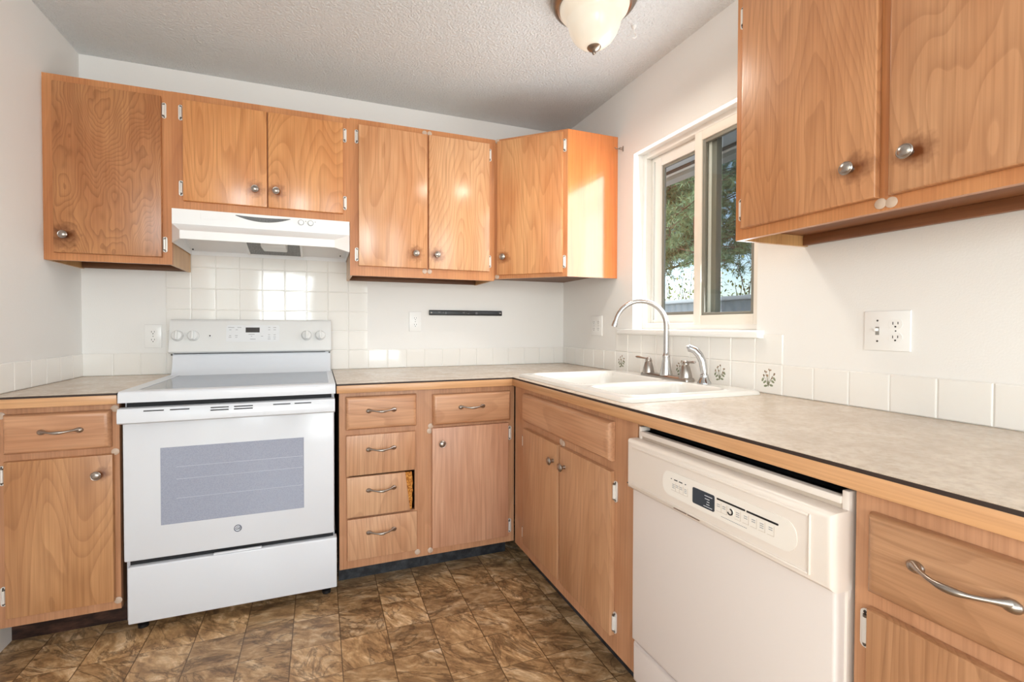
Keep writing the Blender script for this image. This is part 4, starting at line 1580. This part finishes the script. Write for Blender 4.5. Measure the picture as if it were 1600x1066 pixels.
# ------------------------------------------------------------------ outdoors
structure(MB().box(2.5, 14, -8, 12, -.40, -.35).build('ground', M['lawn']), 'lawn outside the window')
structure(MB().box(.16, 2.5, -8, 12, -.40, -.345).build('bounce_ground', simple('pale_bounce_ground', srgb(214, 210, 202), .8)), 'added pale ground strip bouncing light up to the eave')  # unseen pale ground added to bounce light onto the soffit
ev = thing('roof_eave', 'painted roof eave with gutter seen at the top of the window', 'eave', (.55, -1.0, 2.30))
MB().box(-.39, .40, -4.0, 5.5, .040, .06).build('soffit', M['soffit'], ev)
MB().box(.40, .43, -4.0, 5.5, .028, .20).build('fascia', M['fascia'], ev)
MB().prism([(.431, -.020), (.50, -.028), (.53, .05), (.53, .08), (.52, .08), (.52, .055), (.495, -.012), (.431, .012)], -4.0, 5.5, 'xz').build('gutter', M['gutter'], ev)

fn = thing('metal_fence', 'grey metal fence with a flat cap beyond the window', 'fence', (2.3, 1.0, -.35))
MB().box(-.06, .06, -4.5, 5.0, 1.775, 1.815, .004).build('cap_rail', M['fence_cap'], fn)
pts = []
n = 380
ptsA, ptsB = [], []
for k in range(n + 1):
    y = -4.5 + 9.5 * k / n
    x = .012 * sin(y * 2 * pi / .10)
    ptsA.append((x - .002, y))
    ptsB.append((x + .002, y))
MB().prism(ptsA + ptsB[::-1], 0.0, 1.78, 'xy').build('corrugated_sheet', M['fence_sheet'], fn, None, 60)

random.seed(21)


def tufts(m, center, direction, n, length, width):
    """a burst of thin needles around a twig end"""
    d = direction.normalized()
    for _ in range(n):
        v = Vector((random.gauss(0, 1), random.gauss(0, 1), random.gauss(0, 1))).normalized()
        v = (v + d * .7).normalized()
        L = length * random.uniform(.7, 1.25)
        s = v.cross(Vector((random.random(), random.random(), random.random()))).normalized() * width
        p = center + v * .01
        m.add([p - s, p + s, p + v * L], [(0, 1, 2)])


def pine(label, base_, height, spread, nb, seed, fol, n_tuft=12, zmin=.8, face=pi / 2):
    random.seed(seed)
    t_ = thing('pine_tree', label, 'tree', base_)
    trunk = MB()
    trunk.tube([(0, 0, 0), (.05, .02, height * .35), (-.03, .05, height * .7), (0, 0, height)], [.16, .13, .08, .02], 10)
    trunk.build('trunk', M['bark'], t_)
    br, nd = MB(), MB()
    for k in range(nb):
        z = zmin + (height - zmin) * (k / nb) ** .9
        a = random.uniform(0, 2 * pi) if k % 3 == 0 else face + random.uniform(-1.2, 1.2)
        L = spread * (1.05 - .75 * z / height) * random.uniform(.6, 1.1)
        d = Vector((cos(a), sin(a), random.uniform(-.05, .22)))
        p0 = Vector((0, 0, z))
        pts = [p0]
        cur = d.copy()
        for s in range(6):
            cur = (cur + Vector((random.gauss(0, .12), random.gauss(0, .12), random.gauss(0, .10)))).normalized()
            pts.append(pts[-1] + cur * L / 6)
        br.tube(pts, [.034, .028, .022, .017, .012, .008, .004], 6)
        for s in range(1, 7):
            for q in range(6):
                tw = Vector((random.gauss(0, 1), random.gauss(0, 1), random.gauss(0, .6))).normalized()
                e = pts[s] + tw * random.uniform(.15, .55)
                br.tube([pts[s], (pts[s] + e) / 2 + Vector((0, 0, .02)), e], [.006, .005, .003], 4)
                for r in range(3):
                    tufts(nd, pts[s] + (e - pts[s]) * (.45 + .28 * r), tw, n_tuft, .13, .0055)
    br.build('branches', M['bark'], t_)
    o = nd.build('needles', fol, t_, None, 180)
    o['kind'] = 'stuff'
    return t_


pine('tall green pine tree filling the window view', (5.6, 6.3, -.35), 7.4, 4.7, 170, 9, M['needles'], 15, 2.75, -pi / 2)

random.seed(33)
sb = thing('shrub', 'yellow-green shrub just behind the metal fence', 'shrub', (4.1, 2.7, -.35))
br, lf = MB(), MB()
for k in range(60):
    a = random.uniform(0, 2 * pi)
    p = Vector((random.uniform(-.3, .3), random.uniform(-1.6, 1.6), 0))
    e = p + Vector((cos(a) * .45, sin(a) * .5, random.uniform(1.95, 2.40)))
    br.tube([p, (p + e) / 2 + Vector((0, 0, .1)), e], [.014, .010, .004], 5)
    for q in range(70):
        t_ = random.uniform(.5, 1.0)
        c_ = p + (e - p) * t_ + Vector((random.gauss(0, .12), random.gauss(0, .12), random.gauss(0, .08)))
        v = Vector((random.gauss(0, 1), random.gauss(0, 1), random.gauss(0, 1))).normalized()
        s = v.cross(Vector((0, 0, 1))).normalized() * .016
        lf.add([c_ - v * .034, c_ + s, c_ + v * .034, c_ - s], [(0, 1, 2, 3)])
br.build('branches', M['bark'], sb)
o = lf.build('leaves', M['shrub_leaves'], sb, None, 180)
o['kind'] = 'stuff'
